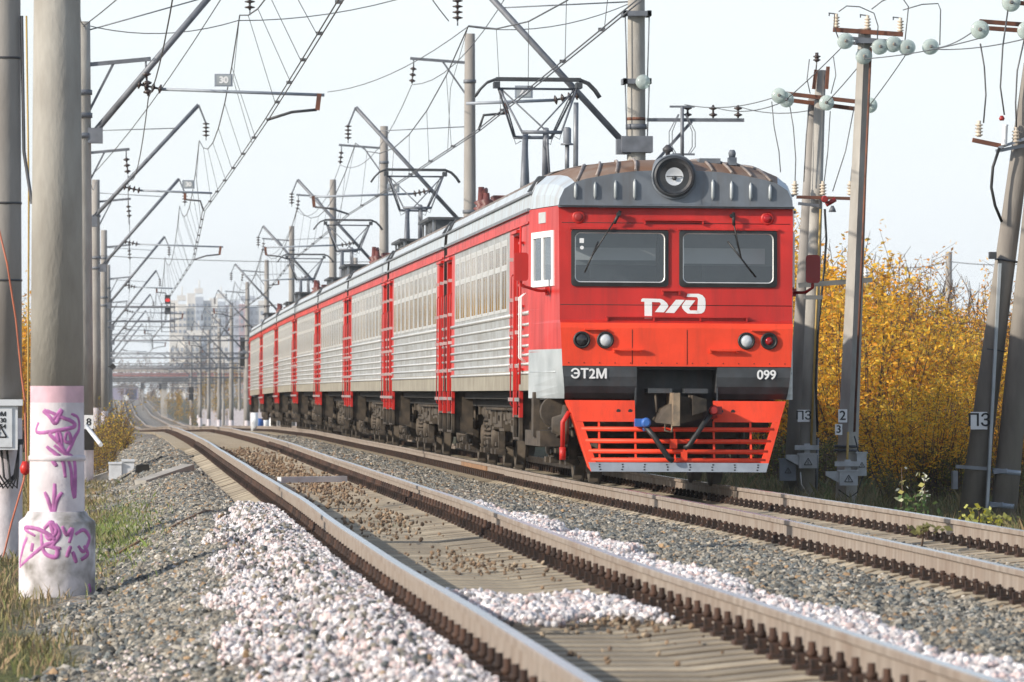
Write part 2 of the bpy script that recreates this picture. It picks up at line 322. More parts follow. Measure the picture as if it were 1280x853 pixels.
ground()

# ------------------------------------------------------------------ rails
def rail(xc, zf, label, y0, y1, grp):
    h = [(-.075, -.18), (.075, -.18), (.075, -.168), (.012, -.150), (.010, -.052), (.036, -.040), (.0365, -.008), (.030, 0), (-.030, 0), (-.0365, -.008), (-.036, -.040), (-.010, -.052), (-.012, -.150), (-.075, -.168)]
    ys = np.concatenate([np.arange(y0, 220, 1.0), np.arange(220, 700, 8.), np.arange(700, y1, 40.)])
    mb = MB(); k = len(h)
    wx = .006 * np.sin(ys * .21 + xc) + .004 * np.sin(ys * .47)
    for y, dx in zip(ys, wx):
        z = float(zf(y)); mb.v += [(xc + dx + a, y, z + c) for a, c in h]
    for i in range(len(ys) - 1):
        for j in range(k):
            j2 = (j + 1) % k; mb.f.append((i * k + j2, i * k + j, (i + 1) * k + j, (i + 1) * k + j2)); mb.m.append(1 if j == 7 else 0); mb.sm.append(False)
    mb.f.append(tuple(range(k))); mb.m.append(0); mb.sm.append(False)
    return tag(mb.build('rail', ['railside', 'railtop']), label, 'rail', grp)
rail(XN - .80, zN, 'left rail of the empty near track beside the white gravel', 8, 2600, 'rails')
rail(XN + .80, zN, 'right rail of the empty near track', 8, 2600, 'rails')
rt = rail(XT - .80, zT, 'near rail under the train, with a brown joint piece', 20, 2600, 'rails')
rail(XT + .80, zT, 'far rail under the train, in front of the bushes', 20, 2600, 'rails')
mb = MB()
for y0, y1 in ((96.5, 103.5),):
    mb.box(XT - .8 - .022, XT - .8 + .022, y0, y1, .01 - .145, .01 - .056)
mb.build('joint_bar', ['railbrown'], rt)

# ------------------------------------------------------------------ sleepers with fastenings
def sleeper_mesh():
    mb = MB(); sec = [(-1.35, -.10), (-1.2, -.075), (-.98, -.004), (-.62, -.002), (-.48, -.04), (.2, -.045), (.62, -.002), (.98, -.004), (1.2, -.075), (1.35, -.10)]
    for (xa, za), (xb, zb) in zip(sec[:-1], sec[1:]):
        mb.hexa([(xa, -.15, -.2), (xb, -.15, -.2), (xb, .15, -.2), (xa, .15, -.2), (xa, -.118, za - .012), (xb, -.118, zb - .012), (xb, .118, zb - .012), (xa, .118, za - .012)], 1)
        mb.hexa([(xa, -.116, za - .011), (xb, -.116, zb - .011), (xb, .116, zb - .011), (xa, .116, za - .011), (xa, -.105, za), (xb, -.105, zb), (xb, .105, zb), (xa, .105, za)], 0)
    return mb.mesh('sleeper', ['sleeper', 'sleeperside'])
def fast_mesh(h=1.):
    mb = MB()
    mb.box(-.19, .19, -.075, .075, -.002, .024)
    for s in (-1, 1):
        mb.box(s * .085 - .03, s * .085 + .03, -.05, .05, .026, .06)
        mb.lathe([(.03, 0), (.03, .03 * h), (.02, .035 * h), (.018, .075 * h)], (s * .1, 0, .06), n=6)
        mb.box(s * .155 - .02, s * .155 + .02, -.02, .02, .024, .075)
    return mb.mesh('rail_fastening', ['clip'])
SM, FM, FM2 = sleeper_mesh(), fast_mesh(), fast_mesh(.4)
def sleepers(xc, zf, y0, y1, pitch, label, grp):
    y = y0
    while y < y1:
        o = tag(link('sleeper', SM, None, (xc + random.uniform(-.03, .03), y + random.uniform(-.02, .02), float(zf(y)) - .206)), label, 'sleeper', grp)
        o.rotation_euler.z = R(random.uniform(-.6, .6))
        for s in (-.8, .8): link('rail_fastening', FM if xc < 5 else FM2, o, (s + xc - o.location.x, 0, 0))
        y += pitch
def sleeper_rest(xc, zf, y0, y1, pitch, label):
    mb = MB()
    for y in np.arange(y0, y1, pitch):
        z = float(zf(y)) - .21
        mb.box(xc - 1.35, xc + 1.35, y - .11, y + .11, z - .1, z - .01)
        for s in (-.8, .8): mb.box(xc + s - .18, xc + s + .18, y - .06, y + .06, z - .009, z + .09, 1)
    tag(mb.build('sleepers', ['sleeper', 'clip']), label, 'sleepers', kind='stuff')
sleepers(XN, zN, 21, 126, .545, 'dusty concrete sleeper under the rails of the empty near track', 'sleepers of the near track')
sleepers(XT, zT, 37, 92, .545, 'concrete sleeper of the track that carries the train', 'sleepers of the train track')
sleeper_rest(XN, zN, 126.3, 420, .545, 'far sleepers of the near track running into the distance')
sleeper_rest(XT, zT, 92.3, 420, .545, 'far sleepers under and behind the train')

# ------------------------------------------------------------------ stones
IV = None
def ico():
    p = (1 + 5 ** .5) / 2
    v = np.array([(-1, p, 0), (1, p, 0), (-1, -p, 0), (1, -p, 0), (0, -1, p), (0, 1, p), (0, -1, -p), (0, 1, -p), (p, 0, -1), (p, 0, 1), (-p, 0, -1), (-p, 0, 1)], float)
    v /= np.linalg.norm(v[0])
    f = np.array([(0, 11, 5), (0, 5, 1), (0, 1, 7), (0, 7, 10), (0, 10, 11), (1, 5, 9), (5, 11, 4), (11, 10, 2), (10, 7, 6), (7, 1, 8), (3, 9, 4), (3, 4, 2), (3, 2, 6), (3, 6, 8), (3, 8, 9), (4, 9, 5), (2, 4, 11), (6, 2, 10), (8, 6, 7), (9, 8, 1)])
    return v, f
def np_mesh(name, v, f, matname, col=None, smooth=False):
    me = bpy.data.meshes.new(name); nf, k = f.shape
    me.vertices.add(len(v)); me.vertices.foreach_set('co', v.astype(np.float32).ravel())
    me.loops.add(nf * k); me.loops.foreach_set('vertex_index', f.astype(np.int32).ravel())
    me.polygons.add(nf); me.polygons.foreach_set('loop_start', np.arange(0, nf * k, k, dtype=np.int32))
    me.update(calc_edges=True); me.polygons.foreach_set('use_smooth', np.full(nf, smooth))
    if col is not None:
        a = me.attributes.new('col', 'FLOAT_COLOR', 'POINT'); c4 = np.concatenate([col, np.ones((len(col), 1))], 1).astype(np.float32); a.data.foreach_set('color', c4.ravel())
    me.materials.append(MT[matname]); return me
def rand_rot(n):
    q = rng.normal(size=(n, 4)); q /= np.linalg.norm(q, axis=1)[:, None]; a, b, c, d = q.T
    return np.stack([np.stack([1 - 2 * (c * c + d * d), 2 * (b * c - a * d), 2 * (b * d + a * c)], -1), np.stack([2 * (b * c + a * d), 1 - 2 * (b * b + d * d), 2 * (c * d - a * b)], -1), np.stack([2 * (b * d - a * c), 2 * (c * d + a * b), 1 - 2 * (b * b + c * c)], -1)], 1)
def stones(name, P, size, pal, wts, label, cat):
    n = len(P); v0, f0 = ico()
    V = v0[None] * rng.uniform(.72, 1.28, (n, 12, 1)); V = V * rng.uniform(.6, 1.25, (n, 1, 3))
    V = np.einsum('nij,nkj->nki', rand_rot(n), V) * (size / 2)[:, None, None] + P[:, None, :]
    Fc = f0[None] + (np.arange(n) * 12)[:, None, None]
    pal = np.array(pal); c = pal[rng.choice(len(pal), n, p=np.array(wts) / sum(wts))] * rng.uniform(.75, 1.25, (n, 1))
    C = np.repeat(np.clip(c, 0, .85), 12, 0)
    o = link(name, np_mesh(name, V.reshape(-1, 3), Fc.reshape(-1, 3), 'stone', C)); return tag(o, label, cat, kind='stuff')
GREY = [(.125, .12, .105), (.215, .19, .15), (.30, .27, .22), (.14, .15, .145), (.29, .19, .105), (.38, .35, .30), (.05, .05, .046)]
GW = [3, 4, 3, 3, 1.1, 1.5, 2]
WHITE = [(.62, .57, .56), (.56, .44, .42), (.42, .41, .43), (.70, .67, .66), (.26, .24, .24)]
WW = [4, 2.6, 2, 2.4, 1]
BROWN = [(.19, .125, .075), (.25, .17, .105), (.13, .09, .06), (.30, .23, .155)]
def heapmask(X, Y):            # white gravel left of the left rail
    wv = .12 * np.sin(Y * .9) + .08 * np.sin(Y * 2.3 + 1)
    left = .62 + np.clip((Y - 27) / 30, -.3, 1.1) * .42 + wv
    return (X > left) & (X < 1.75) & (Y < 61 + 1.2 * np.sin(X * 5)) & (Y > 18)
def uni(x0, x1, y0, y1, n): return rng.uniform(x0, x1, n), rng.uniform(y0, y1, n)
def place(X, Y, sz, lift=0.): return np.stack([X, Y, ground_z(X, Y) + sz * .18 + lift], -1)
def strip(x0, x1, y0, y1, dens, smin, smax, keep=None):
    n = int((x1 - x0) * (y1 - y0) * dens); X, Y = uni(x0, x1, y0, y1, n); s = rng.uniform(smin, smax, n)
    if keep is not None: k = keep(X, Y); X, Y, s = X[k], Y[k], s[k]
    return X, Y, s
parts = []
inwhite2 = lambda X, Y: (X < 4.33 + .10 * np.sin(Y * .8) + .08 * np.sin(Y * 2.1) - np.clip((Y - 50) / 60, 0, .3)) & (Y < 61 + X)
notw = lambda X, Y: ~heapmask(X, Y) & ~inwhite2(X, Y)
edge = lambda X, Y: rng.uniform(0, 1, len(X)) < np.clip((X + .55 + .35 * np.sin(Y * .6)) / .6, 0, 1)
for a in ((-.6, 1.42, 20, 55, 620, .035, .075, lambda X, Y: ~heapmask(X, Y) & edge(X, Y)), (-.6, 1.42, 55, 90, 420, .04, .08, edge), (-.6, 1.42, 90, 165, 160, .05, .10, edge),
          (3.98, 5.85, 25, 60, 620, .035, .075, lambda X, Y: ~inwhite2(X, Y)), (3.98, 5.85, 60, 100, 420, .04, .08), (3.98, 5.85, 100, 190, 150, .05, .10),
          (5.6, 8.6, 36, 90, 420, .03, .06, lambda X, Y: (np.abs((Y - 37 + .2725) % .545 - .2725) > .14) & (np.abs(np.abs(X - 7.1) - .8) > .1)), (8.4, 9.9, 40, 80, 250, .04, .08)):
    parts.append(strip(*a))
X = np.concatenate([p[0] for p in parts]); Y = np.concatenate([p[1] for p in parts]); S = np.concatenate([p[2] for p in parts])
stones('ballast', place(X, Y, S), S, GREY, GW, 'grey crushed stone ballast beside and between the two tracks', 'ballast')
n = 62000; X, Y = uni(.3, 1.72, 18, 63, n); k = heapmask(X, Y); X, Y = X[k], Y[k]; S = rng.uniform(.022, .050, len(X))
hl = .04 + .07 * np.sin(np.clip((X - .5) / 1.2, 0, 1) * 3.14)
stones('white_gravel', np.stack([X, Y, np.where(X < 1.1, np.maximum(ground_z(X, Y), zN(Y) - .36), np.minimum(zN(Y) - .36 + (X - 1.1) * .75, zN(Y) - .195)) + rng.uniform(-.02, 1, len(X)) * hl], -1), S, WHITE, WW, 'heap of fresh white and pink gravel against the left rail', 'gravel')
n = 5000; X, Y = uni(-.1, 1.6, 20, 66, n); k = ~heapmask(X, Y) & (rng.uniform(0, 1, n) < np.exp(-((X - .75) / .35) ** 2) * .8); X, Y = X[k], Y[k]; S = rng.uniform(.024, .055, len(X))
stones('pale_gravel', place(X, Y, S, .012), S, WHITE, WW, 'loose white stones scattered around the gravel heap', 'gravel')
n = 4200; X, Y = uni(.7, 1.6, 22, 61, n); k = heapmask(X, Y) & (rng.uniform(0, 1, n) < .24); X, Y = X[k], Y[k]; S = rng.uniform(.025, .06, len(X))
stones('ballast', np.stack([X, Y, np.where(X < 1.1, np.maximum(ground_z(X, Y), zN(Y) - .36), np.minimum(zN(Y) - .36 + (X - 1.1) * .75, zN(Y) - .195)) + .04 + .07 * np.sin(np.clip((X - .5) / 1.2, 0, 1) * 3.14)], -1), S, GREY, GW, 'darker stones mixed into the white gravel heap', 'ballast')
X, Y, S = strip(3.7, 4.85, 22, 67, 1000, .028, .058, inwhite2)
stones('white_gravel', place(X, Y, S, .02) + np.array([0, 0, 1]) * (rng.uniform(.02, .10, len(X)))[:, None], S, WHITE, WW, 'strip of white gravel along the right side of the near track', 'gravel')
n = 3200; X, Y = uni(2.0, 3.22, 32, 38, n); k = (Y > 33 + .5 * np.sin(X * 7)) & (Y < 37 - .8 * (X - 2.1) + .4 * np.sin(X * 9)) ; X, Y = X[k], Y[k]; S = rng.uniform(.025, .06, len(X))
stones('white_gravel', np.stack([X, Y, zN(Y) - .2 + rng.uniform(0, .05, len(X))], -1), S, WHITE, WW, 'small patch of white gravel spilled between the rails of the near track', 'gravel')
px, py = [], []
for cy, cx, nn, sx_, sy_ in [(a, b, int(c * .26), d, e) for a, b, c, d, e in ((33, 2.9, 500, .18, 1.2), (36.5, 2.5, 160, .3, .8), (44, 2.75, 800, .22, 1.8), (54, 2.5, 500, .2, 2), (58, 2.8, 420, .22, 1.6), (66, 2.55, 700, .25, 2.5), (74, 2.75, 800, .25, 2.2), (84, 2.7, 900, .25, 3.5), (93, 2.6, 900, .28, 4), (104, 2.7, 900, .3, 4), (114, 2.6, 900, .3, 5), (28.8, 2.4, 60, .3, .6))]:
    px.append(rng.normal(cx, sx_, nn)); py.append(rng.normal(cy, sy_, nn))
X = np.concatenate(px); Y = np.concatenate(py); k = (X > 2.05) & (X < 3.3); X, Y = X[k], Y[k]; S = rng.uniform(.015, .05, len(X)) * np.clip(Y / 60, .8, 1.3)
stones('dirt_clods', np.stack([X, Y, zN(Y) - .205 + rng.uniform(-.01, .03, len(X))], -1), S, BROWN, [1, 1, 1, .7], 'brown dirt clods and stones scattered between the rails of the near track', 'clods')
n = 2600; X, Y = uni(-.5, .9, 28, 40, n); k = np.exp(-((X - .12 + (Y - 33) * .01) / .28) ** 2 - ((Y - 33.) / 4) ** 2) > rng.uniform(.1, 1, n); X, Y = X[k], Y[k]; S = rng.uniform(.02, .05, len(X))
stones('pale_gravel', place(X, Y, S, .02), S, [(.55, .45, .42), (.6, .52, .5), (.42, .36, .33)], [2, 1, 1], 'pinkish gravel scattered on the ground right of the graffiti pole', 'gravel')

# ------------------------------------------------------------------ autumn haze
def haze():
    mb = MB(); mb.box(-430, 430, -40, 3150, -8, 62); me = mb.mesh('haze', []); m = bpy.data.materials.new('haze_air'); m.use_nodes = True; t = m.node_tree; t.nodes.remove(t.nodes['Principled BSDF'])
    v = t.nodes.new('ShaderNodeVolumePrincipled'); v.inputs['Color'].default_value = (.93, .96, 1, 1); v.inputs['Density'].default_value = HAZE; v.inputs['Anisotropy'].default_value = .2
    t.links.new(v.outputs[0], t.nodes['Material Output'].inputs['Volume']); me.materials.append(m); tag(link('haze', me), kind='stuff')
HAZE = .00017
haze()
# ------------------------------------------------------------------ the train
HW = 1.72
RP = [(1.725, 3.585), (1.71, 3.78), (1.63, 3.95), (1.42, 4.075), (1.05, 4.165), (.55, 4.225), (0, 4.24)]
RPF = [(-x, z) for x, z in RP] + [(x, z) for x, z in reversed(RP[:-1])]

def body_mesh(y0, y1, doors, wins, win_w, patches):
    mb = MB()     # 0 silver 1 red 2 lower silver 3 dark 4 pane
    ys = sorted(set([y0, y1] + [v for d in doors for v in d] + [v for wv in wins for v in (wv - win_w / 2, wv + win_w / 2)] + [v for p in patches for v in p[:2]]))
    zs = [1.22, 1.48, 1.55, 2.27, 2.31, 3.31, 3.40, 3.585]
    for i in range(len(ys) - 1):
        a, b = ys[i], ys[i + 1]; c = (a + b) / 2
        isd = any(d[0] <= c <= d[1] for d in doors); isw = any(abs(c - wv) < win_w / 2 for wv in wins); red = any(p[0] <= c <= p[1] for p in patches)
        for j in range(len(zs) - 1):
            z0, z1 = zs[j], zs[j + 1]; zc = (z0 + z1) / 2
            m = 1 if zc > 3.4 else (1 if red and zc > 1.5 else (2 if zc < 1.48 else 0))
            if isd and zc < 3.31:
                mb.face([(HW, a, z0), (HW, b, z0), (HW, b, z1), (HW, a, z1)], 1); continue
            if not (isw and 2.31 < zc < 3.31):
                mb.face([(-HW, b, z0), (-HW, a, z0), (-HW, a, z1), (-HW, b, z1)], m)
                mb.face([(HW, a, z0), (HW, b, z0), (HW, b, z1), (HW, a, z1)], m)
            else:
                mb.face([(HW, a, z0), (HW, b, z0), (HW, b, z1), (HW, a, z1)], 4)
    for d0, d1 in doors:       # door reveals
        for yy in (d0, d1): mb.box(-HW, -HW + .1, yy - .012, yy + .012, 1.22, 3.31, 1)
        mb.box(-HW, -HW + .1, d0, d1, 3.31, 3.33, 1)
        mb.box(-HW - .05, -HW - .002, d0 - .05, d1 + .05, 3.335, 3.375, 1)
    def segs(lo, hi):
        cuts = [lo] + [v for d in sorted(doors) for v in (d[0] - .06, d[1] + .06) if lo < v < hi] + [hi]
        return [(cuts[i], cuts[i + 1]) for i in range(0, len(cuts) - 1, 2)]
    for z in (2.24, 2.09, 1.94, 1.81, 1.69, 1.57, 1.45):      # pressed ribs of the side wall
        for a, b in segs(y0, y1):
            mb.tube([(-HW - .002, a, z), (-HW - .002, b, z)], .021 if z < 2.2 else .028, 6, 5)
    mb.box(-HW - .03, -HW - .002, y0 + .05, y1 - .05, 3.405, 3.43, 1)
    for yy in (y0, y1): mb.face([(-HW, yy, 1.22), (HW, yy, 1.22), (HW, yy, 3.585), (-HW, yy, 3.585)], 3)
    for yy in (y0, y1): mb.face([(x, yy, z) for x, z in RPF], 3)
    mb.box(-1.5, 1.5, y0 + .1, y1 - .1, 1.10, 1.21, 3)
    mb.box(-1.3, 1.3, y0 + .2, y1 - .2, .98, 1.09, 3)
    return mb.mesh('body_shell', ['silver', 'red', 'silverlow', 'void', 'pane', 'alu'])

def roof_mesh(y0, y1, cab=False):
    mb = MB(); n = len(RPF)
    for i in range(n - 1):
        (xa, za), (xb, zb) = RPF[i], RPF[i + 1]; mb.face([(xa, y0, za), (xb, y0, zb), (xb, y1, zb), (xa, y1, za)], 0, True)
    y = y0 + .5
    while y < y1 - .3:       # cross ribs of the upper roof
        for i in range(1, n - 2):
            (xa, za), (xb, zb) = RPF[i], RPF[i + 1]
            if abs(xa + xb) / 2 < 1.66: mb.bar((xa * 1.002, y, za + .008), (xb * 1.002, y, zb + .008), .05, .016, 1)
        y += .92
    for s in (-1, 1):
        mb.box(s * 1.722 - .022, s * 1.722 + .022, y0, y1, 3.785, 3.81, 2); mb.box(s * 1.745 - .02, s * 1.745 + .02, y0, y1, 3.56, 3.60, 2)
    return mb.mesh('roof', ['roof', 'roofrib', 'steel'])

def vent_mesh():
    mb = MB()
    for k in range(3):
        mb.hexa([(-1.735, -.16 + k * .12, 3.83), (-1.70, -.16 + k * .12, 3.83), (-1.70, -.08 + k * .12, 3.83), (-1.735, -.08 + k * .12, 3.83), (-1.60, -.16 + k * .12, 4.03), (-1.5, -.16 + k * .12, 4.03), (-1.5, -.08 + k * .12, 4.03), (-1.60, -.08 + k * .12, 4.03)], 0)
    return mb.mesh('roof_vent', ['dgrey'])
def window_mesh(wd):
    mb = MB(); h = wd / 2; x0, x1 = -.010, .05
    def fr(ya, yb, za, zb, t, a=x0, b=x1, m=0):
        mb.box(a, b, ya, ya + t, za, zb, m); mb.box(a, b, yb - t, yb, za, zb, m); mb.box(a, b, ya + t, yb - t, za, za + t, m); mb.box(a, b, ya + t, yb - t, zb - t, zb, m)
    fr(-h, h, 2.31, 3.31, .045)
    fr(-h + .047, h - .047, 2.93, 3.263, .035, -.007, .045); mb.box(-.009, .05, -h + .046, h - .046, 2.885, 2.928, 0)
    mb.box(-.006, .045, -.02, .02, 2.36, 2.884, 0); mb.box(-.006, .045, -.018, .018, 2.967, 3.226, 0)
    return mb.mesh('window', ['alu'])
def pane_mesh(wd):
    mb = MB(); h = wd / 2; mb.box(-.002, .03, -h + .02, h - .02, 2.33, 3.29, 0); return mb.mesh('pane', ['pane'])
def door_mesh(wd):
    mb = MB(); h = wd / 2
    for a, b in ((-h + .014, -.008), (.008, h - .014)):
        mb.box(.07, .098, a, b, 1.22, 2.45, 0); mb.box(.07, .098, a, b, 3.15, 3.305, 0); mb.box(.07, .098, a, a + .13, 2.45, 3.15, 0); mb.box(.07, .098, b - .13, b, 2.45, 3.15, 0)
        mb.box(.055, .069, a + .05, b - .05, 1.5, 1.53, 0); mb.box(.055, .069, a + .05, b - .05, 2.1, 2.13, 0)
    mb.box(.069, .1, -.006, .006, 1.24, 3.3, 1)
    return mb.mesh('door', ['red', 'black'])
def doorglass_mesh(wd):
    mb = MB(); h = wd / 2
    for a, b in ((-h + .14, -.134), (.134, h - .14)): mb.box(.08, .09, a, b, 2.455, 3.145, 0)
    return mb.mesh('door_pane', ['pane'])
def handrail_mesh():
    mb = MB(); mb.tube([(0, 0, 1.0), (-.028, 0, 1.04), (-.028, 0, 2.76), (0, 0, 2.8)], .010, 6, 1)
    for z in (1.1, 1.55, 2.0, 2.45, 3.0): mb.cbox((-.028, 0, z), .06, .045, .05, 0)
    return mb.mesh('handrail', ['alu', 'dred'])
def step_mesh(wd):
    mb = MB(); h = wd / 2
    for s in (-1, 1):
        mb.box(-.0, .05, s * h - .07, s * h + .07, .86, 1.215, 1); mb.box(.003, .05, s * h - .06, s * h + .06, .55, .858, 0)
        mb.box(.05, .35, s * h - .02, s * h + .02, .55, 1.2, 0)
    for z in (.56, .86): mb.box(.0, .34, -h + .07, h - .07, z, z + .03, 0)
    return mb.mesh('step_well', ['grime2', 'red'])

def wheel_mesh():
    mb = MB(); mb.lathe([(.10, -.09), (.10, -.06), (.38, -.055), (.40, -.07), (.515, -.07), (.525, .03), (.555, .045), (.55, .07), (.40, .07), (.36, .02), (.12, .04), (.10, .1)], (0, 0, 0), (1, 0, 0), 28, 0); return mb.mesh('wheel', ['grime'])
def spring_mesh():
    mb = MB(); pts = [(.12 * math.cos(a), .12 * math.sin(a), a / (2 * math.pi) * .075) for a in np.linspace(0, 2 * math.pi * 4.6, 56)]
    mb.tube(pts, .027, 6, 0); mb.lathe([(.15, -.03), (.15, 0)], n=12); mb.lathe([(.15, .35), (.15, .38)], n=12); mb.lathe([(.06, 0), (.06, .35)], n=8); return mb.mesh('spring', ['grime2'])
def axlebox_mesh():
    mb = MB(); mb.lathe([(.17, 0), (.19, .05), (.19, .2), (.15, .24), (.06, .25)], (0, 0, 0), (-1, 0, 0), 14, 0)
    mb.box(-.2, .05, -.42, .42, -.16, -.1, 0); mb.box(-.2, .02, -.24, .24, .12, .2, 0)
    for s in (-1, 1): mb.lathe([(.07, 0), (.09, .04), (.05, .1), (.05, .16)], (-.1, s * .36, -.28), (0, 0, 1), 10, 0)
    return mb.mesh('axle_box', ['grime2'])
def bogie_mesh():
    mb = MB()
    for s in (-1, 1):
        x = s * 1.02
        mb.hexa([(x - .07, -1.7, .66), (x + .07, -1.7, .66), (x + .07, -.6, .5), (x - .07, -.6, .5), (x - .07, -1.7, .82), (x + .07, -1.7, .82), (x + .07, -.6, .74), (x - .07, -.6, .74)])
        mb.hexa([(x - .07, -.6, .46), (x + .07, -.6, .46), (x + .07, .6, .46), (x - .07, .6, .46), (x - .07, -.6, .76), (x + .07, -.6, .76), (x + .07, .6, .76), (x - .07, .6, .76)])
        mb.hexa([(x - .07, .6, .5), (x + .07, .6, .5), (x + .07, 1.7, .66), (x - .07, 1.7, .66), (x - .07, .6, .74), (x + .07, .6, .74), (x + .07, 1.7, .82), (x - .07, 1.7, .82)])
        mb.tube([(x - .14 * s * -1, -.95, 1.0), (x + .16 * s, -.2, .62)], .055, 8, 1); mb.tube([(x + .16 * s, .95, 1.02), (x + .16 * s, .25, .62)], .055, 8, 1)
        mb.lathe([(.13, 0), (.16, .04), (.16, .3), (.1, .36)], (x + .12 * s, -.62, .88), (0, 1, 0), 12, 1); mb.lathe([(.12, 0), (.14, .04), (.14, .28), (.08, .34)], (x + .12 * s, .35, .9), (0, 1, 0), 12, 1)
        mb.tube([(x + .2 * s, -1.65, .86), (x + .2 * s, -1.3, .95), (x + .22 * s, -.7, .78), (x + .2 * s, 0, .98), (x + .2 * s, .8, .86), (x + .2 * s, 1.5, .98)], .022, 6, 1)
        for y in (-1.75, -.85, .85, 1.75):
            mb.cbox((x + .1 * s, y, .42), .1, .14, .34, 1); mb.cbox((x + .12 * s, y, .28), .16, .3, .08, 1)
        mb.cbox((x + .16 * s, 0, .42), .1, .55, .06, 1)
        mb.tube([(x + .1 * s, -1.75, .98), (x + .1 * s, -1.75, .3)], .03, 6, 1); mb.tube([(x + .1 * s, 1.75, .98), (x + .1 * s, 1.75, .3)], .03, 6, 1)
        mb.cbox((x + .2 * s, -.1, 1.02), .12, .5, .16, 1); mb.cbox((x + .2 * s, 1.15, .95), .14, .22, .2, 0); mb.cbox((x + .2 * s, -1.3, .72), .1, .2, .2, 0)
    mb.box(-1.05, 1.05, -.25, .25, .55, .95, 0); mb.box(-.9, .9, -1.1, -.35, .35, .8, 0); mb.box(-.9, .9, .35, 1.1, .35, .8, 0)
    for y in (-1.3, 1.3): mb.tube([(-.72, y, .525), (.72, y, .525)], .09, 10, 0)
    for y in (-2.0, 2.0): mb.box(-1.0, 1.0, y - .05, y + .05, .62, .74, 0)
    return mb.mesh('bogie', ['grime', 'grime2'])
WH, SP, AB, BG = wheel_mesh(), spring_mesh(), axlebox_mesh(), bogie_mesh()
def add_bogie(par, y):
    b = link('bogie', BG, par, (0, y, 0))
    for yy in (-1.3, 1.3):
        for s in (-1, 1):
            o = link('wheel', WH, b, (s * .80, yy, .525))
            if s > 0: o.rotation_euler.z = R(180)
        link('axle_box', AB, b, (-1.0, yy, .525))
        link('spring', SP, b, (-1.12, yy * .28, .5))
def equip_mesh(seed):
    r = random.Random(seed); mb = MB(); y = -2.4
    while y < 2.2:
        l = r.uniform(.5, 1.3); z0 = r.uniform(.55, .75); mb.box(-1.25, 1.25, y, y + l, z0, .975, 0); mb.box(-1.28, -1.252, y + .06, y + l - .06, z0 + .06, .95, 0)
        mb.cbox((-1.29, y + l / 2, z0 + .2), .05, .12, .08, 1); y += l + r.uniform(.08, .3)
    mb.tube([(-1.33, -2.5, .95), (-1.33, 2.4, .95)], .025, 6, 1)
    return mb.mesh('equipment_box', ['grime', 'grime2'])
EQ = [equip_mesh(k) for k in (1, 2)]

def panto(par, y):
    mb = MB(); zb = 4.42
    for s in (-1, 1): mb.bar((s * .55, y - .9, zb), (s * .55, y + .9, zb), .07, .07, 0)
    for d in (-.9, 0, .9): mb.bar((-.8, y + d, zb + .03), (.8, y + d, zb + .03), .06, .06, 0)
    for d in (-1, 1):
        ky = y + d * 1.0; kz = 5.58; yb = y + d * .35
        xo = .07 if d < 0 else -.13; mb.tube([(xo * 1.6, yb, zb), (xo, ky, kz + .06)], [.065, .05], 10, 0); mb.tube([(xo * 1.6 + .1, yb, zb), (xo + .02, ky, kz - .1)], .022, 6, 0)
        mb.tube([(-.34, ky, kz), (.34, ky, kz)], .03, 8, 0)
        for s in (-1, 1):
            mb.tube([(s * .33, ky, kz), (s * .66, y + d * .08, 6.36)], .02, 6, 0); mb.tube([(s * .30, ky, kz), (s * .60, y + d * .1, 6.34)] if d > 0 else [(s * -.10, ky, kz), (s * .62, y + d * .1, 6.34)], .014, 6, 0)
            mb.tube([(s * .33, ky - .02, kz), (s * .30, ky - .04, kz - .12), (s * .2, ky, kz - .06)], .008, 5, 0)
    mb.tube([(-.68, y, 6.36), (.68, y, 6.36)], .022, 6, 0)
    p = mb.build('pantograph', ['cat'], par)
    h = MB()
    for d in (-.16, .16):
        h.tube([(-1.06, y + d, 6.22), (-.98, y + d, 6.34), (-.86, y + d, 6.46), (-.72, y + d, 6.515), (-.3, y + d, 6.525), (.3, y + d, 6.525), (.72, y + d, 6.515), (.86, y + d, 6.46), (.98, y + d, 6.34), (1.06, y + d, 6.22)], .024, 6, 0)
        h.box(-.72, .72, y + d - .04, y + d + .04, 6.495, 6.545, 0)
    for s in (-1, 1): h.cbox((s * .7, y, 6.42), .1, .4, .1, 0)
    h.build('contact_strip', ['dgrey'], p)
    for s in (-1, 1):
        for d in (-.75, .75):
            i = MB(); i.lathe([(.05, 0), (.11, .03), (.06, .05), (.11, .08), (.06, .1), (.1, .13), (.05, .16), (.04, .24)], (s * .62, y + d, 4.19), n=10, m=0); i.build('insulator', ['insred'], p)
    return p
def roof_gear(par, y):
    mb = MB()
    for k, (x, yy, h) in enumerate(((-1.05, 0, .5), (-.8, .5, .36), (-.95, 1.0, .42), (-.5, 1.5, .3), (-1.0, -.6, .38), (-.3, -.4, .36))):
        mb.lathe([(.1, 0), (.13, .05), (.07, .08), (.14, .14), (.07, .18), (.13, .24), (.06, .28), (.05, h)], (x, y + yy, 4.13), n=10, m=0)
    mb.tube([(-1.05, y - .6, 4.52), (-.95, y + .3, 4.6), (-.9, y + 1.2, 4.5)], .035, 6, 0); mb.cbox((-.6, y + .3, 4.4), .5, .8, .18, 0)
    mb.build('roof_insulator', ['insred'], par)
def roof_box(par, y0, y1, h=.34):
    mb = MB(); z = 4.12
    mb.box(-1.25, 1.25, y0 - .1, y1 + .1, z + h, z + h + .05, 0); mb.box(-1.1, 1.1, y0, y1, z + .16, z + h - .002, 0)
    for y in np.arange(y0, y1 + .01, (y1 - y0) / 3):
        for s in (-1.15, 1.15): mb.box(s - .02, s + .02, y - .02, y + .02, z - .15, z + h, 1)
    mb.build('roof_box', ['dgrey', 'steel'], par)

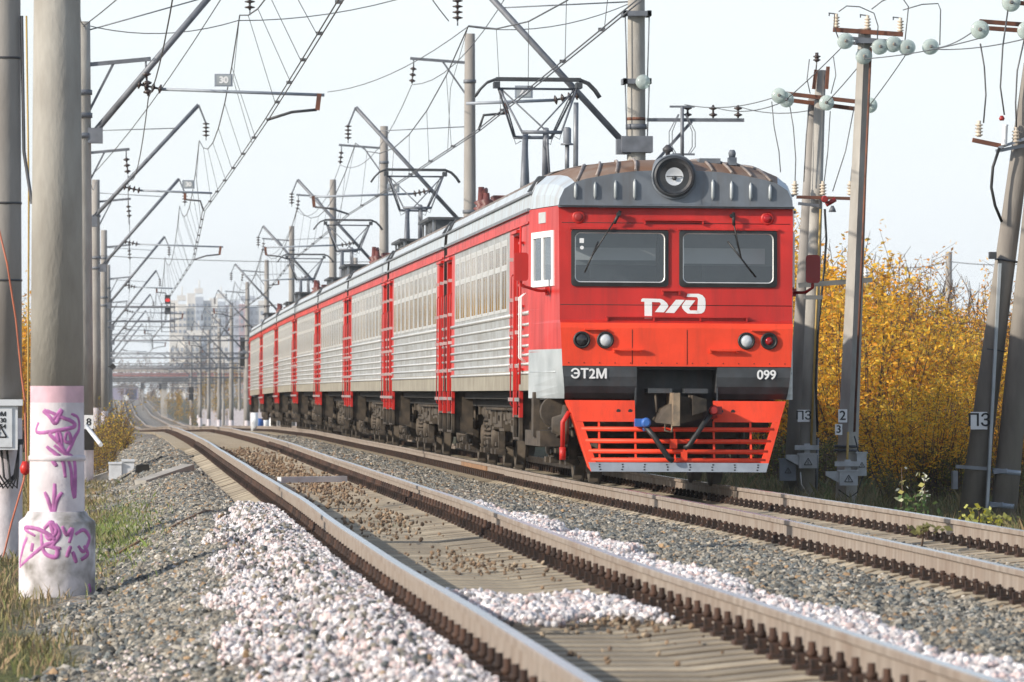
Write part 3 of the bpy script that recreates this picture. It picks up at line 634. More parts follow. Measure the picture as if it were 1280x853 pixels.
def car_common(root, y0, y1, doors, wins, ww, patches, bogies):
    bs = link('body_shell', body_mesh(y0, y1, doors, wins, ww, patches), root)
    rf = link('roof', roof_mesh(y0, y1), root)
    for yy in (y0 + .35, y1 - .35): link('roof_vent', VM, rf, (0, yy, 0))
    for wv in wins:
        o = link('window', WM[ww], root, (-HW, wv, 0)); link('pane', PM[ww], o)
    for d0, d1 in doors:
        wd = d1 - d0; o = link('door', DM[round(wd, 2)], root, (-HW, (d0 + d1) / 2, 0)); link('door_pane', DG[round(wd, 2)], o)
        for s in (-1, 1): link('handrail', HM, o, (-.002, s * (wd / 2 + .07), 0))
        link('step_well', ST[round(wd, 2)], root, (-HW + .003, (d0 + d1) / 2, 0))
    for b in bogies: add_bogie(root, b)
VM = vent_mesh(); HM = handrail_mesh()
WM = {1.1: window_mesh(1.1)}; PM = {1.1: pane_mesh(1.1)}
DM = {1.2: door_mesh(1.2), 1.1: door_mesh(1.1)}; DG = {1.2: doorglass_mesh(1.2), 1.1: doorglass_mesh(1.1)}; ST = {1.2: step_mesh(1.2), 1.1: step_mesh(1.1)}

L = 19.75
def mid_car(motor):
    root = thing('train_carriage', 'x', 'train carriage', (0, 0, 0), 'carriages of the red and silver electric train')
    y0, y1 = .42, L - .42; doors = [(.60, 1.80), (L - 1.80, L - .60)]
    wins = [3.05 + (L - 6.1) * k / 9 for k in range(10)]
    car_common(root, y0, y1, doors, wins, 1.1, [(y0, 2.42), (L - 2.42, y1)], [3.25, L - 3.25])
    mb = MB(); mb.box(-.85, .85, L - .41, L + .41, 1.1, 3.5, 0)
    for s in (-1, 1): mb.box(s * 1.5 - .05, s * 1.5 + .05, L - .4, L + .4, 1.3, 3.4, 0)
    mb.build('gangway', ['black'], root)
    link('equipment_box', EQ[0], root, (0, 7.6, 0)); link('equipment_box', EQ[1], root, (0, 12.4, 0))
    if motor: panto(root, 3.0); roof_gear(root, 1.4); roof_box(root, 14.0, 17.5)
    else: roof_box(root, 5.0, 8.5, .22)
    return root
def pose(root, y, Lc):
    a, b = float(zT(y)), float(zT(y + Lc)); root.location = (XT, y, a); root.rotation_euler = (math.atan2(b - a, Lc), R(.35), 0)

# head car
root = thing('train_carriage', 'red leading carriage with the driver cab, two windscreens and round top headlight', 'train carriage', (0, 0, 0), 'carriages of the red and silver electric train')
LH = 21.2; YF = 72.1
car_common(root, 2.0, LH - .42, [(4.0, 5.1), (LH - 1.80, LH - .60)], [6.9 + 1.36 * k for k in range(9)], 1.1, [(2.0, 3.0), (3.0, 5.9), (LH - 2.6, LH - .42)], [4.1, LH - 3.25])
mb = MB(); mb.box(-.85, .85, LH - .41, LH + .41, 1.1, 3.5, 0)
for s in (-1, 1): mb.box(s * 1.5 - .05, s * 1.5 + .05, LH - .4, LH + .4, 1.3, 3.4, 0)
mb.build('gangway', ['black'], root)
link('equipment_box', EQ[0], root, (0, 9.6, 0)); link('equipment_box', EQ[1], root, (0, 14.0, 0))
# cab shell
YP = [(3.575, .12), (3.27, .07), (2.56, .03), (2.12, 0), (2.085, -.09), (2.02, -.12), (1.53, -.14), (1.525, -.14), (1.40, -.145), (1.28, -.12), (1.19, -.06), (1.12, .04)]
def yf(z): return float(np.interp(z, [p[0] for p in reversed(YP)], [p[1] for p in reversed(YP)]))
def hw(z): return float(np.interp(z, [1.12, 1.53, 2.1, 3.575], [1.42, 1.46, 1.485, 1.50]))
mb = MB()     # 0 red 1 orange 2 dark band 3 grey 4 void
zz = [1.12, 1.19, 1.28, 1.40, 1.525, 1.53, 1.75, 2.02, 2.085, 2.12, 2.56, 3.27, 3.575]
WL, WR_ = (-1.33, -.11), (.05, 1.28)
xx = [None, WL[0], WL[1], WR_[0], WR_[1], None]; CO = (-.51, .51)
for j in range(len(zz) - 1):
    z0, z1 = zz[j], zz[j + 1]; zc = (z0 + z1) / 2
    m = 2 if zc < 1.53 else (1 if zc < 2.1 else 0)
    X = [-1, WL[0], WL[1], WR_[0], WR_[1], 1] if zc > 2.5 else ([-1, CO[0], CO[1], 1] if zc < 1.53 else [-1, 1])
    for i in range(len(X) - 1):
        def px(k, z): return X[k] * hw(z) if k in (0, len(X) - 1) else X[k]
        if zc > 2.56 and zc < 3.27 and i in (1, 3): continue
        if zc < 1.5 and i == 1: continue
        mb.face([(px(i, z0), yf(z0), z0), (px(i + 1, z0), yf(z0), z0), (px(i + 1, z1), yf(z1), z1), (px(i, z1), yf(z1), z1)], m)
    for s in (-1, 1):       # cab sides, with the side window hole on z 2.5..3.2
        cols = [0, .33, 1.75, 1.997]
        for i in range(3):
            if i == 1 and zc > 2.56 and zc < 3.27: continue
            def q(t, z):
                y = yf(z) + (2.0 - yf(z)) * t / 1.997; return (s * (hw(z) + (1.735 - hw(z)) * t / 1.997), y, z)
            p = [q(cols[i], z0), q(cols[i + 1], z0), q(cols[i + 1], z1), q(cols[i], z1)]
            mb.face(p[::-1] if s < 0 else p, 0 if zc > 1.7 else (3 if i or zc < 1.6 else 3))
for s in (-1, 1):
    for z in (2.27, 1.98, 1.72, 1.46): mb.tube([(s * 1.50, .3, z), (s * 1.705, 1.9, z)], .02, 6, 0 if z > 1.7 else 3)
mb.box(-1.36, -.08, yf(3.27) - .035, yf(3.27) - .003, 3.275, 3.30, 0); mb.box(.02, 1.31, yf(3.27) - .035, yf(3.27) - .003, 3.275, 3.30, 0)
for xa, xb, z in ((-1.48, 1.48, 2.315), (-1.46, 1.46, 3.36)): mb.tube([(xa, yf(z) - .001, z), (xb, yf(z) - .001, z)], .0045, 4, 4)
for xv in (-.57, .13): mb.tube([(xv, yf(1.56) - .001, 1.56), (xv, yf(2.0) - .001, 2.0)], .004, 4, 4)
mb.tube([(-1.455, yf(1.53) - .001, 1.532), (1.455, yf(1.53) - .001, 1.532)], .004, 4, 4)
for xv in np.linspace(-1.38, 1.38, 15): mb.cbox((xv, yf(1.58) - .002, 1.575), .012, .006, .012, 4)
# coupler pocket
mb.box(CO[0] - .02, CO[0] - .001, -.11, .5, 1.02, 1.5, 2); mb.box(CO[1] + .001, CO[1] + .02, -.11, .5, 1.02, 1.5, 2)
mb.box(CO[0], CO[1], .42, .46, .78, 1.5, 2); mb.box(CO[0], CO[1], -.12, .42, 1.5, 1.518, 4)
for k, (xa, xb, z) in enumerate(((-.9, .92, 2.165), (-.42, .36, 3.40), (-.19, .06, 2.50))):
    mb.bar((xa, yf(z) - .03, z), (xb, yf(z) - .03, z), .05, .018, 0)
    for q_ in np.linspace(xa + .02, xb - .02, 4 if k == 0 else 2): mb.cbox((q_, yf(z) - .02, z - .03), .02, .06, .05, 0)
for xc in (-.63, .60):
    mb.bar((xc - .19, -.18, 1.75), (xc + .2, -.18, 1.75), .04, .025, 1)
    for s in (-1, 1): mb.cbox((xc + s * .17, -.155, 1.735), .025, .05, .05, 1)
mb.bar((-1.18, yf(1.98) - .02, 2.0), (-.9, yf(1.98) - .02, 2.0), .05, .02, 1); mb.bar((.95, yf(1.98) - .02, 2.0), (1.22, yf(1.98) - .02, 2.0), .05, .02, 1)
mb.box(-1.71, 1.71, 2.003, 2.02, 1.2, 3.57, 4)
cabm = mb.mesh('cab', ['red', 'orange', 'dgrey', 'lgrey', 'void']); cab = link('cab', cabm, root)
# cab interior
mb = MB(); mb.box(-1.6, 1.6, 1.7, 1.72, 2.86, 3.55, 0); mb.box(-1.6, 1.6, 1.7, 1.72, 1.6, 2.858, 1); mb.box(-1.35, 1.35, .35, 1.0, 2.3, 2.52, 1); mb.box(-.1, .1, 1.3, 1.68, 1.6, 3.5, 2); mb.box(-1.5, 1.5, .3, 1.69, 3.50, 3.54, 1); mb.box(-1.4, 1.4, .3, 1.7, 1.55, 1.6, 1)
mb.box(.15, 1.2, .6, .62, 2.86, 3.06, 3); mb.box(-1.25, -.2, .72, .74, 2.9, 3.06, 3)
for xc in (-.75, .7): mb.box(xc - .25, xc + .25, 1.2, 1.32, 2.0, 2.85, 1)
mb.build('cab_interior', ['lgrey', 'dgrey', 'void', 'white'], cab)
# visor, cab roof
PV = [(-1.50, 3.58), (-1.49, 3.66), (-1.43, 3.79), (-1.30, 3.875), (-1.15, 3.92), (-.85, 3.98), (-.55, 4.02), (0, 4.045)]
PV = PV + [(-x, z) for x, z in reversed(PV[:-1])]
mb = MB(); k = len(PV)
mb.face([(x, .10, z) for x, z in reversed(PV)] , 0)
mb.face([(-1.50, .10, 3.577), (-1.50, .0, 3.577), (1.5, .0, 3.577), (1.5, .10, 3.577)], 0)
mb.box(-1.51, 1.51, .04, .11, 3.555, 3.585, 0)
for x in (-1.285, -1.035, -.775, -.53, .47, .71, .955, 1.205):
    h = .16 + .10 * (1 - abs(x) / 1.3); mb.tube([(x, .094, 3.66), (x, .085, 3.70), (x, .085, 3.66 + h), (x, .094, 3.70 + h)], [.006, .022, .022, .006], 8, 1)  # ribs in a lighter grey than the visor, painting their highlights
mb.build('visor', ['visor', 'lgrey'], cab)
mb = MB()
R1 = [(x, .10, z) for x, z in PV]
idx = np.linspace(0, len(RPF) - 1, k)
def rp(t): return (float(np.interp(t, range(len(RPF)), [a for a, b in RPF])), float(np.interp(t, range(len(RPF)), [b for a, b in RPF])))
R3 = [(*rp(t)[:1], 2.0, rp(t)[1]) for t in idx]
def mixr(t, bulge):
    out = []
    for a, c in zip(R1, R3): out.append((a[0] + (c[0] - a[0]) * t, a[1] + (c[1] - a[1]) * t, a[2] + (c[2] - a[2]) * min(1, t + bulge)))
    return out
rings = [R1, mixr(.10, .22), mixr(.25, .38), mixr(.5, .36), mixr(.75, .2), R3]
for a, c in zip(rings[:-1], rings[1:]):
    for i in range(k - 1):
        zm = (a[i][2] + a[i + 1][2]) / 2; mb.face([a[i], a[i + 1], c[i + 1], c[i]], 0 if (i > 2 and i < k - 4) else 1, True)
def ringx(r, x):
    for a, c in zip(r[:-1], r[1:]):
        if a[0] <= x <= c[0]: t = (x - a[0]) / max(1e-6, c[0] - a[0]); return Vector(a).lerp(Vector(c), t)
    return Vector(r[0])
for xr in (-1.27, -1.02, -.77, -.52, .47, .72, .97, 1.22):
    mb.tube([ringx(r, xr * (1 - .04 * q)) + Vector((0, -.0, .010)) for q, r in enumerate(rings)], .020, 5, 2)
mb.build('cab_roof', ['brownroof', 'roof', 'roofrib'], cab)
# headlight
hx, hz = -.03, 3.955
mb = MB(); ring = [(.29 * math.cos(a), .29 * math.sin(a)) for a in np.linspace(0, math.pi, 17)]
poly = [(hx + x, hz + z) for x, z in ring]; poly = [(hx + .36, 3.60)] + poly + [(hx - .36, 3.60)]
mb.prism(poly, .095, .9, 0)
mb.lathe([(.29, -.005), (.29, .03), (.264, .034), (.264, 0)], (hx, .095, hz), (0, -1, 0), 28, 0)
mb.lathe([(.262, 0), (.262, .045), (.24, .06), (.228, .06), (.22, .02)], (hx, .07, hz), (0, -1, 0), 28, 1)
hl = mb.build('headlight', ['visor', 'dgrey'], cab)
mb = MB(); pr = [(.221, .05), (.19, .068), (.115, .075), (.06, .085), (.02, .088)]; n_ = 28
vv = []
for r_, t_ in pr: vv.append([(hx + r_ * math.cos(2 * math.pi * q / n_), -.045 + t_, hz + r_ * math.sin(2 * math.pi * q / n_)) for q in range(n_)])
for a_, c_ in zip(vv[:-1], vv[1:]):
    for q in range(n_): mb.face([a_[q], a_[(q + 1) % n_], c_[(q + 1) % n_], c_[q]], 0 if a_ is vv[1] else (1 if a_ is vv[0] else 2), True)  # pale centre paints the bright reflection inside the dark lamp glass
mb.face(list(vv[-1]), 2); mb.box(hx - .1, hx + .1, .012, .02, hz - .006, hz + .006, 1); mb.lathe([(.022, 0), (.03, .02), (.018, .035), (.01, .04)], (hx, .04, hz - .02), (0, -1, 0), 12, 1); mb.build('reflector', ['dlens', 'dgrey', 'lens'], hl)
mb = MB(); mb.lathe([(.03, 0), (.03, .08), (.07, .1), (.07, .13), (.02, .18)], (-.07, .5, 4.2), n=10); mb.build('roof_fitting', ['dgrey'], cab); mb = MB(); mb.box(.35, .62, .6, 1.0, 4.15, 4.215); mb.build('roof_fitting', ['visor'], cab); mb = MB(); mb.cbox((.78, .7, 4.18), .10, .2, .10); mb.lathe([(.04, 0), (.05, .06), (.03, .1)], (.78, .7, 4.23), n=8); mb.build('roof_fitting', ['visor'], cab)
mb = MB(); mb.tube([(-1.02, 3.4, 4.1), (-1.02, 3.4, 5.06)], .034, 8, 0); mb.build('antenna', ['steel'], root)
mb = MB(); mb.tube([(-1.12, 3.6, 4.1), (-1.12, 3.6, 4.5)], .03, 8, 0); mb.lathe([(.09, 0), (.09, .02), (.055, .03), (.055, .22), (.03, .24)], (-1.12, 3.6, 4.5), n=10); mb.cbox((-1.07, 3.5, 4.14), .24, .3, .06); mb.build('antenna', ['steel'], root)
# windscreens
for (xa, xb) in (WL, WR_):
    def scr(t): return [(x, z) for x, z in t]
    def rrect(a, b, c, d, r, n=5):
        pts = []
        for cx, cz, a0 in ((b - r, d - r, 0), (a + r, d - r, 90), (a + r, c + r, 180), (b - r, c + r, 270)):
            pts += [(cx + r * math.cos(R(a0 + 90 * q / n)), cz + r * math.sin(R(a0 + 90 * q / n))) for q in range(n + 1)]
        return pts
    o_ = rrect(xa - .012, xb + .012, 2.548, 3.282, .05); i_ = rrect(xa + .035, xb - .035, 2.60, 3.235, .07)
    i2 = rrect(xa + .047, xb - .047, 2.612, 3.223, .063)
    mb = MB(); n = len(o_)
    for q in range(n):
        r_ = (q + 1) % n
        def P(pt, dy): return (pt[0], yf(pt[1]) + dy, pt[1])
        mb.face([P(o_[q], -.02), P(i_[q], -.03), P(i_[r_], -.03), P(o_[r_], -.02)], 0); mb.face([P(i_[q], -.028), P(i2[q], -.012), P(i2[r_], -.012), P(i_[r_], -.028)], 1)
        mb.face([P(o_[r_], -.02), P(o_[r_], .03), P(o_[q], .03), P(o_[q], -.02)], 0)
    fr = mb.build('windscreen', ['black', 'alu'], cab)
    mb = MB(); mb.face([(x, yf(z) - .013, z) for x, z in reversed(i2)], 0); mb.build('glass', ['wscreen'], fr)
mb = MB(); mb.box(-1.235, -1.18, yf(3.15) - .019, yf(3.15) - .015, 3.10, 3.16); mb.lathe([(.025, 0), (.025, .004)], (-1.205, yf(3.04) - .015, 3.04), (0, -1, 0), 10); mb.build('sticker', ['white'], cab)
# wipers
for base, tip, b2 in (((-.74, 3.47), (-1.08, 2.93), (-1.17, 2.72)), ((.71, 3.46), (.83, 2.92), (1.02, 2.68))):
    mb = MB(); d = -.075
    mb.tube([(base[0], yf(3.4) - .01, base[1]), (base[0], yf(3.4) + d - .02, base[1])], .028, 8)
    mb.tube([(base[0] + .02, yf(3.47) + d, base[1] + .04), (base[0] - (.06 if base[0] < 0 else -.02), yf(3.3) + d - .01, base[1] - .12)], .022, 6); mb.tube([(base[0], yf(3.4) + d, base[1]), (tip[0], yf(2.9) - .04, tip[1])], .010, 6); mb.tube([(tip[0] + (tip[0] - b2[0]) * .9, yf(3.05) - .03, tip[1] + (tip[1] - b2[1]) * .9), (b2[0], yf(2.7) - .025, b2[1])], .011, 5)
    mb.build('wiper', ['black'], cab)
# lamps
for x, mlens, nm in ((-1.215, 'dlens', 'headlight'), (-.915, 'lens', 'headlight'), (.885, 'lens', 'headlight'), (1.175, 'rlens2', 'tail_lamp')):
    z = 1.865; y = yf(z); mb = MB(); mb.lathe([(.11, 0), (.11, .035), (.088, .045), (.084, .02)], (x, y + .004, z), (0, -1, 0), 20, 0); l = mb.build(nm, ['black'], cab)
    k_ = 1 if mlens != 'rlens2' else .62; mb = MB(); mb.lathe([(.084, -.01), (.084 * k_, .0), (.07 * k_, .018), (.02, .028)], (x, y - .012, z), (0, -1, 0), 18, 0); mb.build('lens', ['rlens' if k_ < 1 else mlens], l)
for x, ml in ((-1.245, 'dred'), (1.17, 'rlens')):
    z = 3.43; mb = MB(); mb.lathe([(.085, 0), (.085, .02), (.065, .03)], (x, yf(z) + .003, z), (0, -1, 0), 18, 0); l = mb.build('marker_light', ['red'], cab)
    mb = MB(); mb.lathe([(.058, 0), (.05, .008), (.015, .012)], (x, yf(z) - .027, z), (0, -1, 0), 16, 0); mb.build('lens', [ml], l)
# emblem and lettering
mb = MB(); sc_ = .8217 / (1150 - 128); ox, oz = 128, 320
def lg(pts): return [(-.447 + (x - ox) * sc_, 2.30 + (oz - z) * sc_) for x, z in pts]
def glyph(pts):
    q = lg(pts); a = sum(q[i][0] * q[(i + 1) % len(q)][1] - q[(i + 1) % len(q)][0] * q[i][1] for i in range(len(q)))
    if a < 0: q = q[::-1]
    mb.face([(x, yf(z) - .004, z) for x, z in q], 0)
glyph([(128, 245), (130, 215), (150, 196), (440, 203), (420, 256), (128, 248)]); glyph([(180, 246), (300, 250), (300, 515), (182, 515)])
glyph([(440, 203), (485, 220), (540, 270), (562, 315), (545, 345), (490, 415), (345, 412), (440, 290), (435, 268), (418, 256)])
glyph([(680, 214), (820, 216), (655, 424), (512, 422)])
glyph([(838, 218), (990, 222), (890, 350), (905, 380), (1020, 382), (1060, 410), (1000, 434), (870, 432), (820, 395), (780, 345), (776, 305)])
glyph([(848, 165), (865, 118), (1040, 116), (1105, 140), (1145, 190), (1153, 250), (1150, 345), (1130, 400), (1090, 428), (1000, 436), (1020, 382), (1032, 200), (1015, 172)])
mb.build('railway_emblem', ['white'], cab)
text('class_lettering', 'ЭТ2М', .17, 'white', cab, (-1.12, -.156, 1.43), bold=.006); text('unit_number', '099', .165, 'white', cab, (1.145, -.156, 1.43), bold=.005)
# side windows and mirrors
for s in (-1, 1):
    def q(t, z, d=0):
        y = yf(z) + (2.0 - yf(z)) * t / 1.997; return (s * (hw(z) + (1.735 - hw(z)) * t / 1.997 + d), y, z)
    mb = MB()
    for a, b, c, d in ((.32, .43, 2.56, 3.27), (1.65, 1.76, 2.56, 3.27), (.43, 1.65, 2.56, 2.64), (.43, 1.65, 3.19, 3.27), (1.0, 1.07, 2.64, 3.19)):
        p0 = [q(a, c, -.02), q(b, c, -.02), q(b, c, .02), q(a, c, .02)]; p1 = [q(a, d, -.02), q(b, d, -.02), q(b, d, .02), q(a, d, .02)]; mb.hexa(p0 + p1)
    o = mb.build('side_window', ['white'], cab); mb = MB(); p = [q(.36, 2.6), q(1.72, 2.6), q(1.72, 3.23), q(.36, 3.23)]; mb.face(p if s > 0 else p[::-1]); mb.build('pane', ['wscreen'], o)
    mb = MB(); mb.hexa([q(.85, 3.38, -.01), q(1.3, 3.38, -.01), q(1.3, 3.38, .012), q(.85, 3.38, .012), q(.85, 3.52, -.01), q(1.3, 3.52, -.01), q(1.3, 3.52, .012), q(.85, 3.52, .012)]); mb.build('vent_window', ['alu'], cab)
    mb = MB(); mx = s * (1.95 if s < 0 else 1.80); mb.tube([(s * 1.56, .8, 2.5), (s * 1.72, .55, 2.5), (mx, .45, 2.56), (mx, .45, 2.86)], .022, 6); mb.cbox((s * 1.57, .8, 2.5), .1, .16, .1)
    pts = rrect(mx - .09, mx + .09, 2.62, 2.98, .04); mb.prism(pts, .40, .44); mb.build('mirror', ['red' if s < 0 else 'dred'], cab)
mb = MB()
for y in (2.5, 2.85): mb.tube([(-1.735, y, 1.6), (-1.80, y, 1.65), (-1.80, y, 2.45), (-1.735, y, 2.5)], .012, 6)
mb.build('handrail', ['white'], root)
mb = MB()
for z in np.arange(1.5, 3.4, .28): mb.cbox((-1.75, 3.25, z), .06, .3, .03)
mb.tube([(-1.77, 3.1, 1.3), (-1.77, 3.1, 3.4)], .015, 5); mb.build('ladder', ['red'], root)
mb = MB(); mb.box(-1.7, -1.62, 1.55, 1.9, .62, 1.2); mb.box(-1.66, -1.3, .9, 3.6, .50, .70); mb.lathe([(.2, 0), (.2, .3)], (-1.45, .9, .95), (0, 1, 0), 16); mb.lathe([(.26, 0), (.26, .06), (.14, .08), (.1, .2)], (-1.35, .35, .78), (-1, 0, 0), 14)
mb.tube([(-1.3, .3, 1.0), (-1.4, .6, .7), (-1.45, 1.1, .6), (-1.4, 1.6, .9)], .03, 6); mb.box(-1.25, 1.25, .55, 3.0, .75, 1.1); mb.build('underframe_equipment', ['grime2'], root)
mb = MB(); mb.tube([(-1.36, -.02, .95), (-1.44, .0, .82), (-1.44, .0, .5)], .03, 8); mb.tube([(-1.44, 0, .5), (-1.44, 0, .34)], .04, 8); mb.build('brake_pipe', ['red'], root)
# snow plough
mb = MB(); T0, B0 = 1.10, .30
def py_(z): return -.16 - (1.1 - z) * .28
def pw(z): return 1.39 - (1.1 - z) * .31
def pl(xa, za, xb, zb, xc, zc, xd, zd, t=.03, m=0):
    pts = [(xa, za), (xb, zb), (xc, zc), (xd, zd)]; f_ = [(x, py_(z) - t, z) for x, z in pts]; b_ = [(x, py_(z), z) for x, z in pts]
    mb.hexa([b_[0], b_[1], f_[1], f_[0], b_[3], b_[2], f_[2], f_[3]], m)
for s in (-1, 1):
    xa = .54 if s < 0 else .46
    pl(s * xa, .83, s * pw(.83), .83, s * pw(1.10), 1.10, s * xa, 1.10) if s > 0 else pl(-pw(.83), .83, -xa, .83, -xa, 1.10, -pw(1.10), 1.10)
    pts = [(s * pw(.83) - s * .10, .828), (s * pw(.83), .828), (s * pw(.20), .20), (s * pw(.20) - s * .10, .20)]
    if s < 0: pts = [pts[1], pts[0], pts[3], pts[2]]
    (x0, z0), (x1, z1), (x2, z2), (x3, z3) = pts; pl(x3, z3, x2, z2, x1, z1, x0, z0, .045)
    x = s * (pw(.6) - .005); mb.hexa([(s * pw(.2), py_(.2), .2), (s * pw(.2) + s * .004, py_(.2) + .5, .25), (s * pw(1.1) + s * .004, py_(1.1) + .5, 1.1), (s * pw(1.1), py_(1.1), 1.1), (s * pw(.2) - s * .03, py_(.2), .2), (s * pw(.2) - s * .03, py_(.2) + .5, .25), (s * pw(1.1) - s * .03, py_(1.1) + .5, 1.1), (s * pw(1.1) - s * .03, py_(1.1), 1.1)], 0)
for z in (.735, .585, .455, .345): mb.tube([(-pw(z) + .05, py_(z) - .02, z), (pw(z) - .05, py_(z) - .02, z)], .030, 8)
for x in (-1.0, -.54, .46, .93): mb.bar((x, py_(.83) - .0, .84), (x, py_(.33) - .0, .33), .025, .03, 0)
mb.bar((-.04, py_(.7), .72), (-.04, py_(.33), .33), .02, .02, 0); mb.cbox((-.06, py_(.55) - .06, .555), .09, .06, .12, 0); mb.cbox((.07, py_(.42) - .06, .40), .08, .06, .11, 0)
for xs_ in (-.75, -.60, .56, .71): mb.lathe([(.027, 0), (.027, .004)], (xs_, py_(.97) - .031, .965), (0, -1, 0), 12, 1)
pg = mb.build('snow_plough', ['orange', 'black'], cab)
mb = MB(); pl(-pw(.2) + .0, .20, pw(.2) - .0, .20, pw(.31), .315, -pw(.31) + .0, .315, .06, 0)
for x in np.linspace(-1.0, 1.0, 8):
    for z in (.225, .26, .29): mb.cbox((x + random.uniform(-.01, .01), py_(z) - .061, z), .02, .008, .016, 1)
mb.build('deflector_plate', ['plate', 'black'], pg)
# coupler
mb = MB(); mb.box(-.09, -.005, -.62, .3, .78, 1.20, 0)
mb.hexa([(-.005, -.45, .80), (.32, -.3, .88), (.32, .3, .9), (-.005, .3, .8), (-.005, -.45, 1.16), (.32, -.3, 1.12), (.32, .3, 1.12), (-.005, .3, 1.16)], 1)
mb.hexa([(.16, -.6, .92), (.34, -.55, .97), (.34, -.3, .97), (.16, -.3, .92), (.16, -.6, 1.17), (.34, -.55, 1.12), (.34, -.3, 1.12), (.16, -.3, 1.17)], 2)
mb.hexa([(-.28, -.35, .82), (-.092, -.45, .80), (-.092, .2, .80), (-.28, .2, .86), (-.2, -.3, 1.0), (-.092, -.4, 1.06), (-.092, .2, 1.06), (-.2, .2, 1.0)], 1)
for s in (-1, 1):
    mb.cbox((s * .23 + .02, .1, 1.225), .3, .5, .06, 3); mb.tube([(s * .22 - .05, -.1, 1.2), (s * .2 - .05, -.15, .95)], .018, 6, 1)
mb.tube([(-.16, -.35, .85), (-.18, -.45, .72), (-.1, -.5, .70)], .012, 5, 1); mb.tube([(-.09, -.5, .8), (-.1, -.52, .7)], .014, 5, 0)
mb.build('coupler', ['tan', 'grime', 'grime2', 'dgrey'], cab)
for x0, zt, x1, zb, mv in ((-.44, .82, -.13, .37, 'blue'), (.42, .98, .12, .53, 'dred')):
    mb = MB(); mb.tube([(x0, -.42, zt - .03), (x0 + (x1 - x0) * .35, -.5, zt - .16), (x1, -.52, zb), (x1 + (.05 if x0 < 0 else -.05), -.5, zb - .03)], .035, 10); h = mb.build('air_hose', ['black'], cab)
    mb = MB(); mb.cbox((x0 - .05 if x0 < 0 else x0 + .06, -.38, zt), .13, .14, .10); mb.lathe([(.055, 0), (.065, .06), (.04, .1)], (x0 + .02, -.42, zt), (0, -1, 0), 12); mb.tube([(x0, -.4, zt + .02), (x0 + .03, -.42, zt - .1)], .045, 8); mb.build('valve', [mv], h)
pose(root, YF, LH)
y = YF + LH; protos = {}
ORD = ['second', 'third', 'fourth', 'fifth', 'sixth', 'seventh', 'eighth']
for k in range(7):
    motor = k % 2 == 0
    if motor not in protos: protos[motor] = mid_car(motor); c = protos[motor]
    else: c = tree_copy(protos[motor])
    c['label'] = ('%s carriage from the train front, %s' % (ORD[k], 'carrying a raised pantograph' if motor else 'without a pantograph')) if k < 6 else 'last carriage, farthest from the camera, at the rear end of the train'
    pose(c, y, L); y += L
# ------------------------------------------------------------------ overhead line masts
def ins_string(mb, a, b, n, r, m=1, core=.02):
    a = Vector(a); b = Vector(b); d = b - a; L_ = d.length; st = L_ / n; pr = [(core, 0)]
    for i in range(n): t = (i + .2) * st; pr += [(core, t), (r, t + st * .25), (r * .9, t + st * .4), (core * 1.3, t + st * .55)]
    pr.append((core, L_)); mb.lathe(pr, a, d, 10, m)
def pole_mesh(zb, zt, rb, rt_, white=0, pink=False):
    mb = MB(); H = zt - zb
    def rad(z): return rb + (rt_ - rb) * (z - zb) / H
    zs = [zb - .6] + ([zb + white, zb + white] if white else []) + ([zb + white + .18] if pink else [])
    if white:
        mb.tube([(0, 0, zb - .6), (0, 0, zb + white)], [rad(zb), rad(zb + white)], 20, 1, False)
        z1 = zb + white
        if pink: mb.tube([(0, 0, z1), (0, 0, z1 + .18)], [rad(z1), rad(z1 + .18)], 20, 2, False); z1 += .18
    else: z1 = zb - .6
    n = 6; zz_ = np.linspace(z1, zt, n); mb.tube([(0, 0, z) for z in zz_], [rad(z) for z in zz_], 20, 0, True)
    return mb, rad
